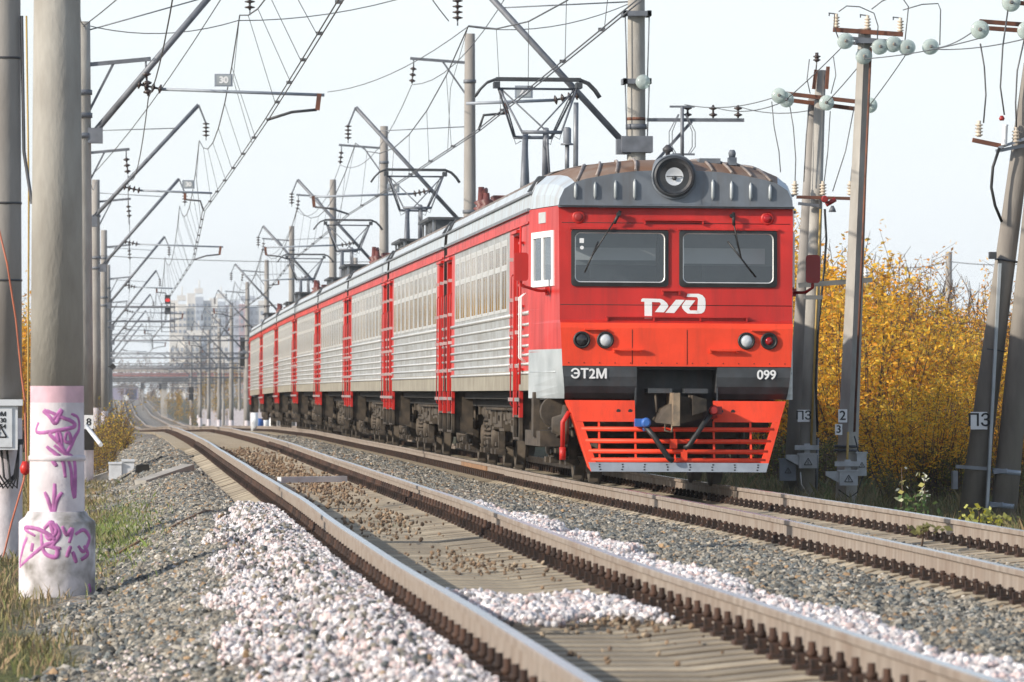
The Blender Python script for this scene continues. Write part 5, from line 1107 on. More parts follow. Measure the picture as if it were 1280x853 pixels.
mb.tube([L_(1066, 545, YB, -.2), L_(1074, 575, YB, -.2), L_(1078, 590, YB, -.2), L_(1070, 615, YB, -.2), L_(1060, 622, YB, -.22), L_(1046, 612, YB, -.22)], .012, 5, 0); mb.build('cable', ['black'], root)
plate_sign(root, 1051, 520, YB, '2', .15, .22, -.24); plate_sign(root, 1046, 537, YB, '3', .12, .18, -.24)
jbox(root, 1057, 598, YB, .31, .23, 'boxg', True, True, -.26); jbox(root, 1075, 581, YB, .16, .37, 'boxg', True, False, -.1, .05)
# pole pair C
YC = 80.8
for k, (pb, pt, r0, r1, lab, dY) in enumerate((((1208, 660), (1290, 80), .185, .12, 'leaning concrete pole with the ПЗ plate near the right edge', 0), ((1250, 662), (1312, 60), .19, .13, 'rightmost leaning concrete pole with metal clamp bands', -.2))):
    Y = YC + dY; a = W(*pb, Y); t = W(*pt, Y); O = Vector((a.x, Y, 0)); root = thing('power_pole', lab, 'power pole', O, GRPP)
    mb = MB(); mb.tube([a - O - Vector((0, 0, .3)), t - O], [r0, r1], 18); mb.build('pole', ['concrete3'], root)
    if k == 0:
        plate_sign(root, 1221, 526, Y, 'ПЗ', .24, .25, -.2)
        mb = MB(); mb.cbox(L_(1192, 600, Y, -.1), .07, .16, .26, 0); mb.bar(L_(1192, 583, Y, -.2), L_(1232, 586, Y, -.2), .02, .05, 0); mb.bar(L_(1230, 640, Y, -.25), L_(1247, 330, Y, -.2), .04, .09, 1); mb.build('bracket', ['steel', 'lgrey'], root)
        mb = MB(); mb.cbox(L_(1238, 320, Y, -.2), .1, .12, .1); mb.lathe([(.17, -.012), (.17, .012)], L_(1258, 326, Y), (.14, 0, 1), 16); mb.lathe([(.17, -.008), (.17, .008)], L_(1243, 438, Y), (.14, 0, 1), 16); mb.build('strap', ['dgrey'], root)
        mb = MB(); mb.bar(L_(1213, 176, Y, -.2), L_(1252, 184, Y, -.2), .07, .06, 0); mb.bar(L_(1243, 190, Y, -.15), L_(1290, 180, Y, -.1), .05, .05, 1); mb.bar(L_(1245, 186, Y, -.22), L_(1285, 172, Y, -.2), .04, .04, 1); mb.build('switch_arm', ['rust', 'plate'], root)
        for px, py in ((1221, 172), (1267, 180)): mb = MB(); pin_ins(mb, L_(px, py, Y, -.2), .19, .06, 0, 4); mb.build('pin_insulator', ['wins'], root)
        mb = MB(); mb.lathe([(.05, 0), (.04, .03), (.036, .27), (.045, .3)], L_(1252, 183, Y, -.24), (.06, 0, 1), 12, 0); mb.lathe([(.03, 0), (.045, .03), (.02, .07)], L_(1249, 152, Y, -.24), (0, 0, 1), 10, 1); mb.build('fuse', ['white', 'dred'], root)
        mb = MB(); mb.tube([L_(1246, 186, Y, -.24), L_(1238, 210, Y, -.24), L_(1236, 235, Y, -.24), L_(1241, 258, Y, -.22), L_(1250, 278, Y, -.18)], .022, 7, 0); mb.build('cable', ['black'], root)
        mb = MB()
        for pts in (((1222, 56), (1227, 85), (1229, 120), (1226, 155)), ((1257, 10), (1250, 60), (1247, 110), (1252, 145)), ((1277, 50), (1268, 90), (1266, 130), (1267, 160))): mb.tube([L_(px, py, Y, -.25) for px, py in pts], .012, 5)
        mb.build('jumper_wire', ['wire'], root)
        mb = MB(); mb.bar(L_(1222, 28, Y, -.2), L_(1310, 34, Y, -.1), .06, .06, 0); mb.bar(L_(1222, 34, Y, .1), L_(1310, 40, Y, .1), .06, .06, 0); mb.bar(L_(1250, 3, Y, -.2), L_(1300, 8, Y, -.2), .06, .06, 0); mb.bar(L_(1285, 0, Y), L_(1290, 90, Y), .1, .1, 0); mb.build('crossarm', ['rust'], root)
        for px, py in ((1221, 39), (1279, 40), (1260, 5)): mb = MB(); disc(mb, L_(px, py, Y, -.3), (-.1, -1, 0), 2, .132); mb.build('glass_insulator', ['gdisc', 'cat', 'tan'], root)
    else:
        for py in (590, 632):
            mb = MB(); c = L_(1252 + (640 - py) * .12, py, Y); mb.lathe([(r0 + .015, -.035), (r0 + .015, .035)], c, (.1, 0, 1), 20, 0); mb.bar(c + Vector((-.2, -.12, 0)), c + Vector((-.02, -.2, .02)), .04, .06, 0); mb.build('clamp_band', ['plate'], root)
YA_, YB_, YC_ = 98.8, 94.8, 80.8
for k, (p, q, Yp, Yq, lab) in enumerate((((1172, 60), (1221, 36), YB_, YC_, 'upper power wire from the square pole to the right pair'), ((1172, 62), (1285, 48), YB_, YC_, 'middle power wire from the square pole to the right pair'), ((1077, 74), (1225, 48), YB_, YC_, 'lower power wire from the square pole to the right pair'))):
    span('power_wire', lab, [W(*p, Yp), W(*q, Yq)], .009, .05)
for k, (p, q, lab) in enumerate((((980, 126), (1054, 56), 'slanting power wire from the left arm end to the square pole'), ((1030, 130), (1077, 76), 'slanting power wire from the round pole to the square pole'), ((1084, 133), (1133, 64), 'slanting power wire from the arm end up to the rightmost glass discs'))): span('power_wire', lab, [W(*p, YA_) + Vector((0, -.3, 0)), W(*q, YB_) + Vector((0, -.3, 0))], .009, .02)
for k, (p, q, lab) in enumerate((((971, 121), (856, 131), 'upper power wire from the round pole to the tall mast arm'), ((980, 127), (895, 135), 'middle power wire from the round pole to the tall mast arm'), ((1030, 134), (925, 134), 'lower power wire from the round pole to the tall mast arm'))): span('power_wire', lab, [W(*p, YA_) + Vector((0, -.1, 0)), W(*q, 112.9)], .009, .12)
for k, (pts, lab) in enumerate(((((963, 128), (966, 160), (972, 190), (974, 216)), 'left drop wire from the round pole'), (((985, 130), (990, 160), (993, 200), (992, 230)), 'second drop wire from the round pole'), (((1010, 131), (1006, 170), (1003, 228)), 'middle drop wire beside the round pole'), (((1036, 140), (1033, 190), (1028, 232)), 'short drop wire to the middle cream insulator'), (((1066, 134), (1055, 190), (1039, 240)), 'slanting drop wire to the right cream insulator'), (((1068, 190), (1063, 210), (1061, 233)), 'drop wire along the square pole'), (((1010, 75), (1007, 100), (1011, 118)), 'wire loop left of the top insulator'), (((1040, 72), (1043, 95), (1037, 118)), 'wire loop right of the top insulator'))):
    mb = MB(); mb.tube([W(px, py, YA_) + Vector((0, -.2, 0)) for px, py in pts], .009, 5); tag(mb.build('drop_wire', ['wire']), lab, 'wire')
span('power_wire', 'thin wire far behind the bushes on the right', [W(1100, 332, 260), W(1186, 327, 262), W(1330, 324, 240)], .02, .2)
o = post('utility_pole', 'lone pole rising behind the yellow bushes', 'pole', 1186, 520, 315, 262, .15)
# ------------------------------------------------------------------ vegetation
def leaf_quads(P, size, pal, wts, up=.2, narrow=.45):
    n = len(P); d = rng.normal(size=(n, 3)); d[:, 2] = d[:, 2] * .6 - .25; d /= np.linalg.norm(d, axis=1)[:, None]
    o = np.cross(d, rng.normal(size=(n, 3))); o /= np.linalg.norm(o, axis=1)[:, None]; s = size[:, None]
    V = np.stack([P - d * s * .5, P + o * s * narrow * .5, P + d * s * .5, P - o * s * narrow * .5], 1)
    pal = np.array(pal); c = pal[rng.choice(len(pal), n, p=np.array(wts) / sum(wts))] * rng.uniform(.75, 1.25, (n, 1))
    return V.reshape(-1, 3), np.arange(n * 4).reshape(n, 4), np.repeat(np.clip(c, 0, 1), 4, 0)
YEL = [(.90, .47, .03), (.92, .56, .06), (.78, .34, .03), (.58, .42, .07), (.48, .22, .05), (.28, .14, .06)]
def bush_meshes(seed, H, Wd, nst, nleaf, pal, wts, lsize, z0=.25, twig=True):
    r = np.random.default_rng(seed); mb = MB(); LP = []
    for k in range(nst):
        a = r.uniform(0, 2 * math.pi); rad = Wd * .5 * math.sqrt(r.uniform(0, 1)); h = H * r.uniform(.55, 1.0) * (1 - .25 * (rad / (Wd * .5)) ** 2)
        b = np.array([math.cos(a) * rad * .45, math.sin(a) * rad * .45, -.1]); t = np.array([math.cos(a) * rad, math.sin(a) * rad, h]); mid = (b + t) / 2 + np.array([r.normal(0, .15), r.normal(0, .15), .1 * h])
        pts = [(1 - u) ** 2 * b + 2 * u * (1 - u) * mid + u * u * t for u in np.linspace(0, 1, 6)]
        if twig: mb.tube([tuple(p) for p in pts], [.022, .018, .014, .011, .008, .004], 3, 0, False)
        for q in range(8):
            u = r.uniform(z0, 1); i = min(4, int(u * 5)); p = pts[i] + (pts[i + 1] - pts[i]) * (u * 5 - i); dv = r.normal(size=3) * np.array([.35, .35, .3]) + np.array([0, 0, .28]); e = p + dv * (.5 + .5 * H / 4)
            if twig: mb.tube([tuple(p), tuple(e)], [.007, .003], 3, 0, False)
            m_ = max(1, nleaf // (nst * 8)); tt = r.uniform(.1, 1.05, m_)[:, None]; LP.append(p + (e - p) * tt + r.normal(0, .03 + .012 * H, (m_, 3)))
    P = np.concatenate(LP); P = P[P[:, 2] > .05]
    V, Fc, C = leaf_quads(P, r.uniform(.6, 1.3, len(P)) * lsize, pal, wts)
    low = np.clip((V[:, 2:3] / H - .10) / .25, 0, 1); C = C * (.55 + .45 * low) if False else C
    return mb.mesh('stem', ['bark']), np_mesh('foliage', V, Fc, 'leaf', C)
BM = [bush_meshes(11 + k, h_, wd_, ns_, nl_, YEL, w_, ls_, z0_) for k, (h_, wd_, ns_, nl_, w_, ls_, z0_) in enumerate(((4.3, 3.0, 36, 6800, [4, 3, 2, 1, .5, .2], .115, .30), (3.6, 3.4, 40, 6800, [2.6, 4, 1.4, 1.2, .4, .2], .10, .25), (4.6, 2.4, 34, 3600, [2, 1.2, 3, .6, 2, 1.2], .10, .42), (3.9, 2.8, 34, 6000, [2.2, 3, 1, 3.2, .6, .3], .11, .28)))]
OR_ = [(.50, .20, .03), (.42, .15, .03), (.30, .13, .05), (.55, .30, .04)]
BM3 = [bush_meshes(51 + k, 1.2, 1.3, 20, 900, [(.80, .50, .05), (.62, .40, .06), (.36, .36, .07), (.34, .2, .07)], [3, 2, 2, 1.5], .07, .2) for k in range(2)]
BM2 = [bush_meshes(31 + k, 1.3, 1.3, 22, 2000, [(.10, .13, .03), (.16, .16, .04), (.35, .27, .05), (.2, .12, .04)], [3, 2, 1.5, 1], .07, .1) for k in range(2)]
def bush(name, x, y, s, k, rot, label, cat, grp, meshes, sz=1.0):
    o = thing(name, label, cat, (x, y, gz(x, y)), grp); o.rotation_euler.z = rot; o.scale = (s, s, s * sz); link('stem', meshes[k][0], o); link('foliage', meshes[k][1], o); return o
def px_x(px, Y): return (px - 145) / F * Y
r = random.Random(3); cnt = 0
for (Y, lo, hi, step, s) in ((100, 1150, 1330, 40, .72), (122, 955, 1330, 42, .96), (138, 950, 1330, 42, 1.12), (156, 955, 1330, 44, 1.28), (176, 960, 1330, 46, 1.45)):
    p = lo
    while p < hi:
        Yy = Y + r.uniform(-5, 5); ss = s * r.uniform(.80, 1.14)
        ss *= float(np.interp(p, [960, 1040, 1130, 1230, 1320], [1.16, 1.16, 1.0, .80, .76]))
        bush('yellow_bush', px_x(p, Yy), Yy, ss, r.choice([0, 0, 1, 1, 2, 3]), r.uniform(0, 6), 'tall yellow leafed bush in the thicket right of the train', 'bush', 'yellow bushes of the thicket', BM); p += step * r.uniform(.8, 1.2)
for p in range(975, 1330, 26):
    Yy = (112 if p < 1120 else 96) + r.uniform(-3, 4); bush('low_bush', px_x(p + r.uniform(-10, 10), Yy), Yy, r.uniform(.5, .95), r.randrange(2), r.uniform(0, 6), 'low green and brown undergrowth bush at the foot of the yellow thicket', 'bush', 'low undergrowth bushes', BM2)
def bare(x, y, H, label, seed):
    rr = random.Random(seed); mb = MB(); z = gz(x, y)
    for k in range(13):
        a = rr.uniform(0, 6.28); b = Vector((rr.uniform(-.4, .4), rr.uniform(-.4, .4), 0)); t = Vector((math.cos(a) * rr.uniform(.2, 1.4), math.sin(a) * .8, H * rr.uniform(.7, 1)))
        mb.tube([b, b.lerp(t, .5) + Vector((0, 0, .3)), t], [.03, .02, .01], 3, 0, False)
        for q in range(7):
            p = b.lerp(t, rr.uniform(.5, 1)); mb.tube([p, p + Vector((rr.uniform(-.4, .4), rr.uniform(-.3, .3), rr.uniform(.2, .7)))], [.012, .006], 3, 0, False)
    return tag(mb.build('bare_shrub', ['bark'], None, (x, y, z)), label, 'shrub', 'bare twigs above the thicket')
for k, p in enumerate((1000, 1035, 1075, 1110, 1150, 1180, 1215, 1245)): bare(px_x(p, 160), 160 + k % 3, (6.3, 5.9, 6.2, 5.9, 5.6, 5.2, 5.0, 5.2)[k], 'bare brown twigs reaching above the yellow thicket', k)
# weeds by the far rail
def seedling(px, pb, pt, Y, pal, label, n=16, w_=.10):
    a = at(px, pb, Y); h = at(px, pt, Y).z - a.z; mb = MB(); mb.tube([(0, 0, -.1), (.02, 0, h * .5), (.01, 0, h)], [.012, .009, .004], 5); o = thing('weed', label, 'plant', a); mb.build('stem', ['bark'], o)
    t = rng.uniform(.25, 1, n); P = np.stack([rng.normal(0, w_ * .45, n), rng.normal(0, .05, n), t * h], -1); V, Fc, C = leaf_quads(P, rng.uniform(.06, .11, n), pal, [1] * len(pal), narrow=.6); link('leaf', np_mesh('leaf', V, Fc, 'leaf', C), o)
PALE = [(.72, .72, .58), (.66, .68, .42), (.7, .62, .2)]
seedling(1126, 640, 585, 72, PALE, 'thin weed with pale leaves left of its twin behind the far rail', 12, .09); seedling(1154, 640, 592, 71.5, [(.75, .75, .62), (.68, .62, .2), (.7, .7, .5)], 'bushier weed with white and yellow leaves behind the far rail', 22, .11)
seedling(1143, 650, 617, 71, [(.12, .2, .06), (.16, .22, .07)], 'green weed at the feet of the pale weeds', 60, .25); seedling(1222, 660, 632, 62, [(.6, .52, .06), (.55, .55, .15)], 'yellow leafed weed in front of the leaning pole', 40, .25); seedling(1250, 662, 645, 61.5, [(.6, .55, .1), (.3, .3, .08)], 'small yellow weed in front of the rightmost pole', 30, .2)
seedling(1152, 672, 655, 51, [(.22, .2, .08), (.3, .28, .1)], 'dry weed sprouting between the rails at the far rail', 30, .16)
# bushes and trees on the left
for k, (px, Y, s) in enumerate(((148, 158, .50), (139, 165, .70), (129, 152, .5), (143, 178, .9), (128, 170, .7), (121, 150, .55), (137, 140, .42), (152, 172, .5), (118, 128, .4), (126, 122, .36))):
    bush('yellow_shrub', px_x(px, Y), Y, s * 1.35, k % 2, k * 1.3, 'small yellow shrub at the feet of the left masts', 'bush', 'small shrubs by the left masts', BM3)
for k, (px, Y, s, lab) in enumerate(((18, 190, 1.35, 'yellow tree showing between the two left poles'), (38, 210, 1.25, 'second yellow tree right behind the left poles'), (5, 230, 1.45, 'yellow tree at the left picture edge'))): 
    bush('yellow_tree', px_x(px, Y), Y, s, k % 2, k, lab, 'tree', 'yellow trees behind the left poles', BM)
k_ = 0
for Yy in list(range(250, 480, 17)) + list(range(480, 900, 26)):
    x = -12.5 - (k_ * 37 % 9) * .5; bush('yellow_tree', x, Yy, 2.6 + (k_ * 53 % 10) * .07, (k_ * 7) % 4, k_ * 1.1, 'yellow tree in the row far left of the tracks', 'tree', 'yellow trees in the row far left', BM); k_ += 1
def grass(n, X, Y, hmin, hmax, pal, wts, label):
    Z = ground_z(X, Y); h = rng.uniform(hmin, hmax, len(X)); a = rng.uniform(0, 2 * math.pi, len(X)); w_ = rng.uniform(.003, .007, len(X)); ln = rng.normal(0, .35, (len(X), 2)) * h[:, None]
    B = np.stack([X, Y, Z - .02], -1); u = np.stack([np.cos(a), np.sin(a), np.zeros_like(a)], -1) * w_[:, None]; T = B + np.stack([ln[:, 0], ln[:, 1], h], -1); M = B + np.stack([ln[:, 0] * .3, ln[:, 1] * .3, h * .6], -1)
    V = np.stack([B - u, B + u, M + u * .7, T, M - u * .7], 1).reshape(-1, 3); Fc = np.arange(len(X) * 5).reshape(-1, 5); pal = np.array(pal); c = pal[rng.choice(len(pal), len(X), p=np.array(wts) / sum(wts))] * rng.uniform(.7, 1.2, (len(X), 1))
    tag(link('grass', np_mesh('grass', V, Fc, 'grass', np.repeat(c, 5, 0))), label, 'grass', kind='stuff')
n = 60000; X, Y = rng.uniform(-2.6, .25, n), rng.uniform(34, 120, n); k = (X < -.42 + .25 * np.sin(Y * .5) + .2 * np.sin(Y * 1.7) + .25 * (Y > 55)) & (np.sin(X * 4 + Y * .6) + np.sin(Y * 1.1 - X * 2) > rng.uniform(-1.9, .9, n)); X, Y = X[k], Y[k]
grass(n, X, Y, .03, .17, [(.20, .18, .07), (.28, .22, .11), (.13, .15, .045), (.30, .21, .12)], [3, 3, 2, 3], 'dry green and brown grass around the feet of the left poles')
n = 4200; X, Y = rng.normal(.02, .24, n), rng.normal(70, 8, n); grass(n, X, Y, .05, .16, [(.16, .22, .05), (.24, .25, .08)], [3, 2], 'green grass tuft on the ballast right of the graffiti pole')
n = 600; X, Y = rng.normal(2.7, .25, n), rng.normal(57, 1.2, n); grass(n, X, Y, .03, .09, [(.10, .15, .04), (.2, .2, .08)], [3, 1], 'mossy green tuft between the rails of the near track')
n = 36000; X, Y = rng.uniform(9.9, 20, n), rng.uniform(56, 125, n); grass(n, X, Y, .08, .42, [(.20, .15, .07), (.14, .12, .05), (.10, .13, .04), (.28, .2, .09)], [3, 2, 2, 1], 'tall dry grass at the foot of the bushes right of the train')

# ------------------------------------------------------------------ debris on the ballast
o = thing('concrete_trough', 'pair of pale concrete cable trough boxes lying on the ballast', 'concrete box', (0, 0, 0)); Y = 112
def tri(px, py, Y): return at(px, py, Y)
a = at(150, 590, Y); s_ = F / Y
mb = MB(); z0 = gz(a.x, Y) - .03; mb.box(-.22, .03, 0, .9, z0, z0 + .32); mb.box(-.23, .04, -.02, .9, z0 + .321, z0 + .355); mb.box(.035, .28, .05, .9, z0 + .04, z0 + .37); mb.box(.03, .29, .02, .9, z0 + .371, z0 + .41); mb.build('box', ['boxw'], o, (a.x, Y, 0))
mb = MB(); mb.hexa([(-.55, -.1, z0 - .05), (-.24, 0, z0 - .05), (-.24, .8, z0 - .05), (-.55, .7, z0 - .05), (-.52, -.1, z0 + .08), (-.24, 0, z0 + .17), (-.24, .8, z0 + .17), (-.52, .7, z0 + .08)]); mb.build('slab', ['concrete'], o, (a.x, Y, 0))
mb = MB(); p, q = at(176, 611, 92), at(236, 603, 93); p.z = gz(p.x, 92) + .06; q.z = gz(q.x, 93) + .10; mb.bar(p, q, .24, .15); mb.bar(at(160, 612, 92) * 1.0, p, .2, .05); tag(mb.build('broken_sleeper', ['concrete']), 'broken grey concrete sleeper lying across the left ballast shoulder', 'concrete beam')
mb = MB(); q0 = Vector((2.26, 79, float(zN(79)) - .16)); q1 = Vector((3.2, 79.6, float(zN(79)) - .155)); mb.bar(q0, q1, .10, .08); tag(mb.build('pale_beam', ['boxw']), 'pale beam lying across the sleepers between the near rails', 'beam')
mb = MB(); mb.tube([(x, y, gz(x, y) + .04 + .02 * math.sin(x * 9)) for x, y in ((.0, 60), (.25, 60.5), (.5, 62), (.75, 62.6), (1.0, 64), (1.2, 65))], .014, 6); tag(mb.build('loose_cable', ['railbrown']), 'brown loose cable snaking over the left ballast', 'cable')
mb = MB(); mb.tube([(x, y, gz(x, y) + .05 + .03 * math.sin(x * 9)) for x, y in ((.1, 106), (.35, 108), (.6, 112), (.9, 113), (1.2, 112), (1.5, 111))], .022, 6); tag(mb.build('loose_cable', ['black']), 'dark loose cable by the concrete boxes', 'cable')
mb = MB(); z = gz(.55, 104); mb.hexa([(.35, 104, z), (.62, 104, z), (.62, 104.5, z), (.35, 104.5, z), (.37, 104, z + .14), (.6, 104, z + .16), (.6, 104.5, z + .16), (.37, 104.5, z + .14)]); tag(mb.build('dark_block', ['void']), 'small dark block beside the loose cable', 'block')

# ------------------------------------------------------------------ signals and far things
def bar3(mb, a, b, w_=.05, m=0): mb.bar(a, b, w_, w_, m)
Y = 296; c = at(209, 395, Y); s_ = Y / F; root = thing('hanging_signal', 'railway signal with a red lamp hung in a cage above the near track', 'signal', (c.x, Y, 0)); mb = MB()
def Q(px, py): p = at(px, py, Y); return Vector((p.x - c.x, 0, p.z))
for py, xa, xb in ((384, 163, 219), (402, 165, 219)):
    for dy in (-.3, .3): bar3(mb, Q(xa, py) + Vector((0, dy, 0)), Q(xb, py) + Vector((0, dy, 0)), .10)
for px in (202, 213, 218):
    for dy in (-.3, .3): bar3(mb, Q(px, 379) + Vector((0, dy, 0)), Q(px, 415) + Vector((0, dy, 0)), .04)
for py in (380, 391, 410, 415): bar3(mb, Q(201, py) + Vector((0, -.3, 0)), Q(218, py) + Vector((0, -.3, 0)), .035); bar3(mb, Q(218, py) + Vector((0, -.3, 0)), Q(218, py) + Vector((0, .3, 0)), .035)
bar3(mb, Q(125, 384), Q(163, 384), .08); bar3(mb, Q(125, 402), Q(165, 402), .08)
mb.build('cage', ['cat'], root); mb = MB(); p, q = Q(206, 369), Q(213, 380); mb.box(p.x, q.x, -.25, .05, q.z, p.z, 0); p, q = Q(206, 385), Q(213, 393); mb.box(p.x, q.x, -.25, .05, q.z, p.z, 0); mb.lathe([(.13, 0), (.13, .2)], Q(209.5, 388), (0, -1, 0), 10, 0)
h = mb.build('signal_head', ['dgrey'], root)
MT['redlamp'] = mat('lit_red_lamp', (.8, .03, .03), .4, var=.05, emit=.9); MT['yellamp'] = mat('lit_yellow_lamp', (.9, .55, .05), .4, var=.05, emit=1.2)
mb = MB(); mb.lathe([(.11, 0), (.10, .03)], Q(209.5, 375.5) + Vector((0, -.251, 0)), (0, -1, 0), 14); mb.build('lamp', ['redlamp'], h)
def signal(px, ptop, pbot, pbase, Y, wpx, label, lamp=None, black=True):
    c = at(px, pbase, Y); root = thing('signal_post', label, 'signal', (c.x, Y, 0)); k = Y / F; mb = MB(); zt, zb = at(px, ptop, Y).z, at(px, pbot, Y).z; hwid = wpx * k / 2
    mb.tube([(.1, .2, gz(c.x, Y) - .3), (.1, .2, zb + .2)], .13, 8); mb.build('post', ['concrete2'], root); mb = MB(); mb.box(-hwid, hwid, -.2, .05, zb + (zt - zb) * .52, zt); mb.box(-hwid, hwid, -.2, .05, zb, zb + (zt - zb) * .46)
    for f_ in (.12, .36, .62, .86): mb.lathe([(hwid * .7, 0), (hwid * .75, .25)], (0, -.2, zb + (zt - zb) * f_), (0, -1, 0), 10)
    h = mb.build('signal_head', ['void' if black else 'dgrey'], root)
    if lamp: mb = MB(); mb.lathe([(hwid * .65, 0), (hwid * .6, .03)], (0, -.27, zb + (zt - zb) * .36), (0, -1, 0), 10); mb.build('lamp', [lamp], h)
signal(305, 422, 458, 528, 455, 9.5, 'black railway signal on a post left of the train tail')
signal(239, 484, 500, 520, 640, 6, 'small striped signal post among the far poles'); signal(178, 479, 486, 500, 1150, 5, 'far signal with a yellow lamp left of another one', 'yellamp'); signal(201, 480, 487, 508, 1050, 5, 'far signal with a yellow lamp under the bridge', 'yellamp')
mb = MB(); c = at(141, 458.5, 300); d_ = .19; mb.prism([(-d_, 0), (0, -d_), (d_, 0), (0, d_)], -.02, .02); bar3(mb, (-.3, .03, 0), (0, .03, 0), .04); tag(mb.build('diamond_sign', ['void'], None, c), 'small black diamond sign on a far left mast', 'sign')
# bridge
Y = 980; root = thing('bridge', 'grey steel bridge with a reddish parapet crossing the line far away', 'bridge', (0, Y, 0)); MT['brg'] = mat('bridge_steel', (.20, .19, .18), .8, var=.3, scale=.4); MT['brp'] = mat('bridge_parapet', (.32, .14, .13), .8, var=.2, scale=.5); MT['brc'] = mat('bridge_concrete', (.38, .35, .31), .9, var=.2, scale=.4)
k = Y / F
def BX(p): return (p - 145) * k
def BZ(p): return CZ + (490 - p) * k
mb = MB(); mb.box(BX(95), BX(330), -2, 2, BZ(478), BZ(471), 0); mb.build('girder', ['brg'], root); mb = MB(); mb.box(BX(95), BX(330), -2.1, 2.1, BZ(470.8), BZ(466.5), 0); mb.build('parapet', ['brp'], root); mb = MB(); mb.box(BX(95), BX(330), 2.5, 6, BZ(465), BZ(459), 0); mb.build('upper_deck', ['brc'], root)
mb = MB()
for p in range(100, 330, 7): mb.bar((BX(p), -2.2, BZ(466)), (BX(p), -2.2, BZ(458)), .12, .12); mb.bar((BX(p), -2.2, BZ(478)), (BX(p + 5), -2.2, BZ(471)), .15, .15)
mb.bar((BX(95), -2.2, BZ(458)), (BX(330), -2.2, BZ(458)), .14, .14); mb.build('railing', ['brg'], root); mb = MB()
for p in (128, 205, 262): mb.box(BX(p) - .5, BX(p) + .5, -1, 1, -5, BZ(478.2))
mb.build('pier', ['brc'], root)
# distant train
Y = 1500; k = Y / F; root = thing('distant_train', 'distant dark blue train on the line below the bridge', 'train', ((161.5 - 145) * k, Y, 0)); MT['dblue'] = mat('dark_blue_body', (.03, .045, .10), .5, var=.2); z = float(zN(Y))
MT['lil'] = mat('lilac_shed', (.30, .27, .36), .8, var=.1)
mb = MB(); mb.box(-1.0, 2.0, 0, 14, z + .2, z + 2.9); mb.build('body', ['dblue'], root); mb = MB(); mb.box(-1.6, -.2, -.5, -.05, z - .1, z + 1.3); mb.build('front', ['white'], root)
o = thing('shed', 'pale lilac shed beside the distant train', 'shed', ((158 - 145) * k, Y + 60, 0)); mb = MB(); mb.box(-4.2, 3.4, 0, 10, z, z + 3.6); mb.build('wall', ['lil'], o); mb = MB(); mb.prism([(-4.4, z + 3.601), (3.6, z + 3.601), (-.4, z + 4.4)], -.3, 10.3); mb.build('roof', ['brg'], o)
# white wall and barrels
for i, (xa, xb, Y) in enumerate(((11, 21, 560), (10.8, 20, 690), (12, 26, 820))):
    o = thing('concrete_fence', '%s white concrete fence behind the far right poles' % WORD[i], 'fence', (0, Y, 0)); z = gz(xa, Y); x = xa; q = 0
    while x < xb: mb = MB(); mb.box(x, x + 2.4, 0, .15, z - .5, z + 2.2); mb.box(x + 2.41, x + 2.55, -.06, .2, z - .5, z + 2.4); mb.build('panel', ['wlow'], o); x += 2.56
for i, px in enumerate((318, 325, 332, 341)):
    Y = 255 + i * 2; c = at(px, 531, Y); mb = MB(); mb.lathe([(.16, c.z - .5), (.17, c.z + .1), (.16, c.z + .28 + (.25 if i == 0 else 0))], n=12); tag(mb.build('marker_post', ['white' if i != 1 else 'blue'], None, (c.x, Y, 0)), ('tall white stump', 'blue stump', 'white stump', 'last white stump')[i] + ' under the tail of the train', 'post')
# apartment towers
MT['twr'] = mat('tower_panels', (.70, .66, .60), .8, var=.08, scale=.05); MT['twr2'] = mat('tower_panels_grey', (.42, .46, .52), .8, var=.1, scale=.05); MT['twr3'] = mat('tower_panels_pink', (.50, .33, .34), .8, var=.1, scale=.05); MT['twin'] = mat('tower_window', (.22, .25, .30), .3, var=.2, scale=.1)
mb = MB(); mb.box(-.5, .5, -.5, .5, -.5, .5); WBOX = mb.mesh('window', ['twin'])
def tower(label, px0, px1, ptop, Y, mats, bays, floors):
    k = Y / F; x0, x1 = (px0 - 145) * k, (px1 - 145) * k; z0 = -6; z1 = CZ + (490 - ptop) * k; root = thing('apartment_tower', label, 'apartment building', ((x0 + x1) / 2, Y, 0), 'far apartment towers'); h = (x1 - x0) / 2; n = len(mats); wdt = 2 * h / n
    for i, m in enumerate(mats):
        st = (i % 2) * 2.0; mb = MB(); mb.box(-h + i * wdt, -h + (i + 1) * wdt - .02, -st, 18, z0, z1 - (i % 3) * 1.6); mb.build('wall', [m], root)
        fh = (z1 - 4 - z0) / floors
        for f_ in range(floors):
            for b in range(bays):
                wn = link('window', WBOX, root, (-h + i * wdt + wdt * (b + .5) / bays, -st - .07, z0 + f_ * fh + fh * .54)); wn.scale = (wdt / bays * .54, .1, fh * .48)
    mb = MB(); mb.box(-h * .4, h * .3, 3, 12, z1, z1 + 2.2); mb.tube([(0, 6, z1 + 2), (0, 6, z1 + 6)], .25, 5); mb.build('roof_house', [mats[0]], root)
tower('bright cream apartment tower behind the hanging signal', 212, 243, 376, 2400, ['twr', 'twr', 'twr'], 2, 16); tower('white apartment tower right of the cream one', 234, 264, 367, 2500, ['twr', 'twr2', 'twr'], 2, 16)
tower('grey blue apartment tower among the far poles', 262, 291, 373, 2700, ['twr', 'twr2', 'twr3'], 2, 16); tower('blue and pink apartment block behind the train roof', 286, 336, 376, 2600, ['twr2', 'twr3', 'twr2', 'twr'], 2, 12); tower('lower cream block at the foot of the far towers', 212, 285, 420, 2250, ['twr', 'twr', 'twr2', 'twr'], 3, 8)
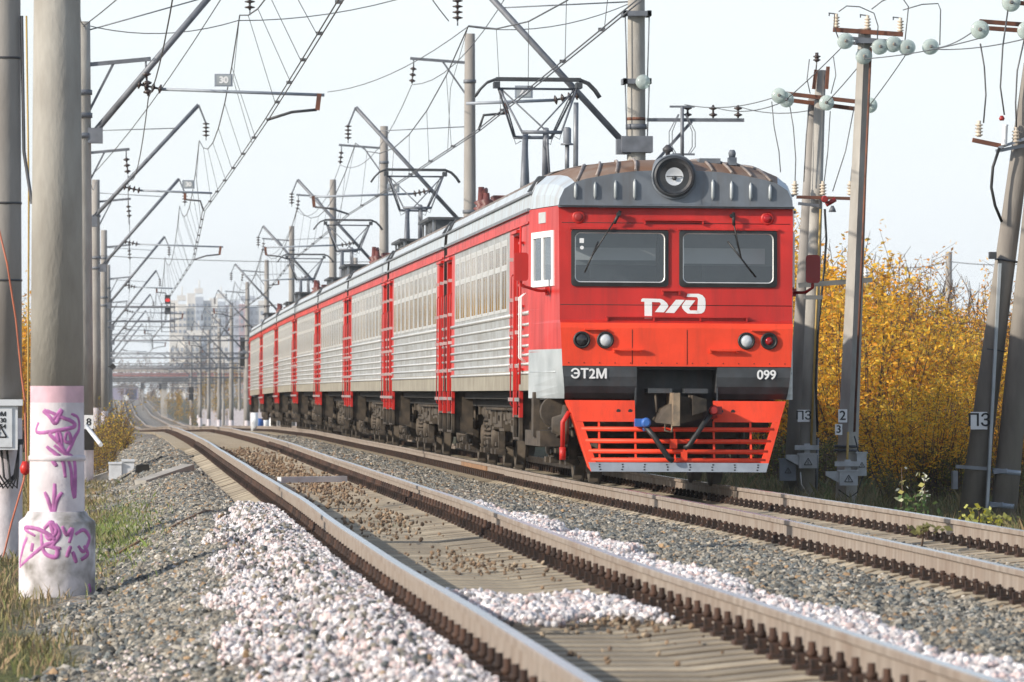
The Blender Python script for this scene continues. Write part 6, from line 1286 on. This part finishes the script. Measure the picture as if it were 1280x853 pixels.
# far woods
def woods(label, items, pal, wts, size):
    Ps = []
    for px, ptop, Y, wpx, n in items:
        k = Y / F; cx = (px - 145) * k; H = CZ + (490 - ptop) * k + 3.5; wdt = wpx * k / 2
        nb = 14; cb = np.stack([rng.normal(0, wdt * .5, nb), rng.normal(0, wdt * .4, nb), rng.uniform(.3, .95, nb) * H], -1); q = rng.choice(nb, n); d = rng.normal(size=(n, 3)); d /= np.linalg.norm(d, axis=1)[:, None]
        P = cb[q] + d * rng.uniform(.3, 1, (n, 1)) ** .5 * np.array([wdt * .35, wdt * .35, H * .18]) + np.array([cx, Y, -3.5]); Ps.append((P, k))
    V = []; C = []; Fs = []; b = 0
    for P, k in Ps:
        v, f, c = leaf_quads(P, rng.uniform(.7, 1.4, len(P)) * size * k, pal, wts, narrow=.7); V.append(v); C.append(c); Fs.append(f + b); b += len(v)
    tag(link('far_trees', np_mesh('far_trees', np.concatenate(V), np.concatenate(Fs), 'leaf', np.concatenate(C))), label, 'trees', kind='stuff')
woods('far reddish brown and grey trees above the bridge', [(150 + i * 9, 448 + (i * 7) % 9, 1250 + 40 * (i % 3), 18, 700) for i in range(16)] + [(255, 428, 1150, 26, 900), (268, 436, 1100, 24, 800), (240, 440, 1200, 22, 700)], [(.20, .11, .09), (.26, .17, .12), (.16, .14, .10), (.3, .2, .08), (.12, .13, .07)], [3, 2, 2, 1, 1], 1.6)
woods('far yellow and orange trees between the right hand poles', [(222, 492, 700, 20, 700), (236, 498, 640, 18, 600), (250, 478, 760, 20, 700), (262, 470, 720, 22, 800), (276, 468, 690, 20, 800), (290, 450, 650, 20, 800), (300, 440, 640, 22, 900), (312, 446, 620, 20, 800), (200, 488, 1000, 22, 500), (215, 490, 900, 20, 500), (165, 482, 1700, 26, 500), (185, 484, 1650, 26, 500)], [(.5, .3, .06), (.42, .24, .05), (.28, .22, .06), (.22, .15, .08)], [3, 2, 2, 1], 1.6)
woods('far leafy trees left of the track beyond the left mast row', [(60, 440, 420, 30, 900), (20, 380, 300, 40, 900), (-20, 380, 320, 40, 700), (110, 476, 900, 20, 500), (126, 480, 1000, 16, 400)], [(.45, .30, .06), (.36, .26, .06), (.2, .18, .06)], [2, 2, 1], 1.8)
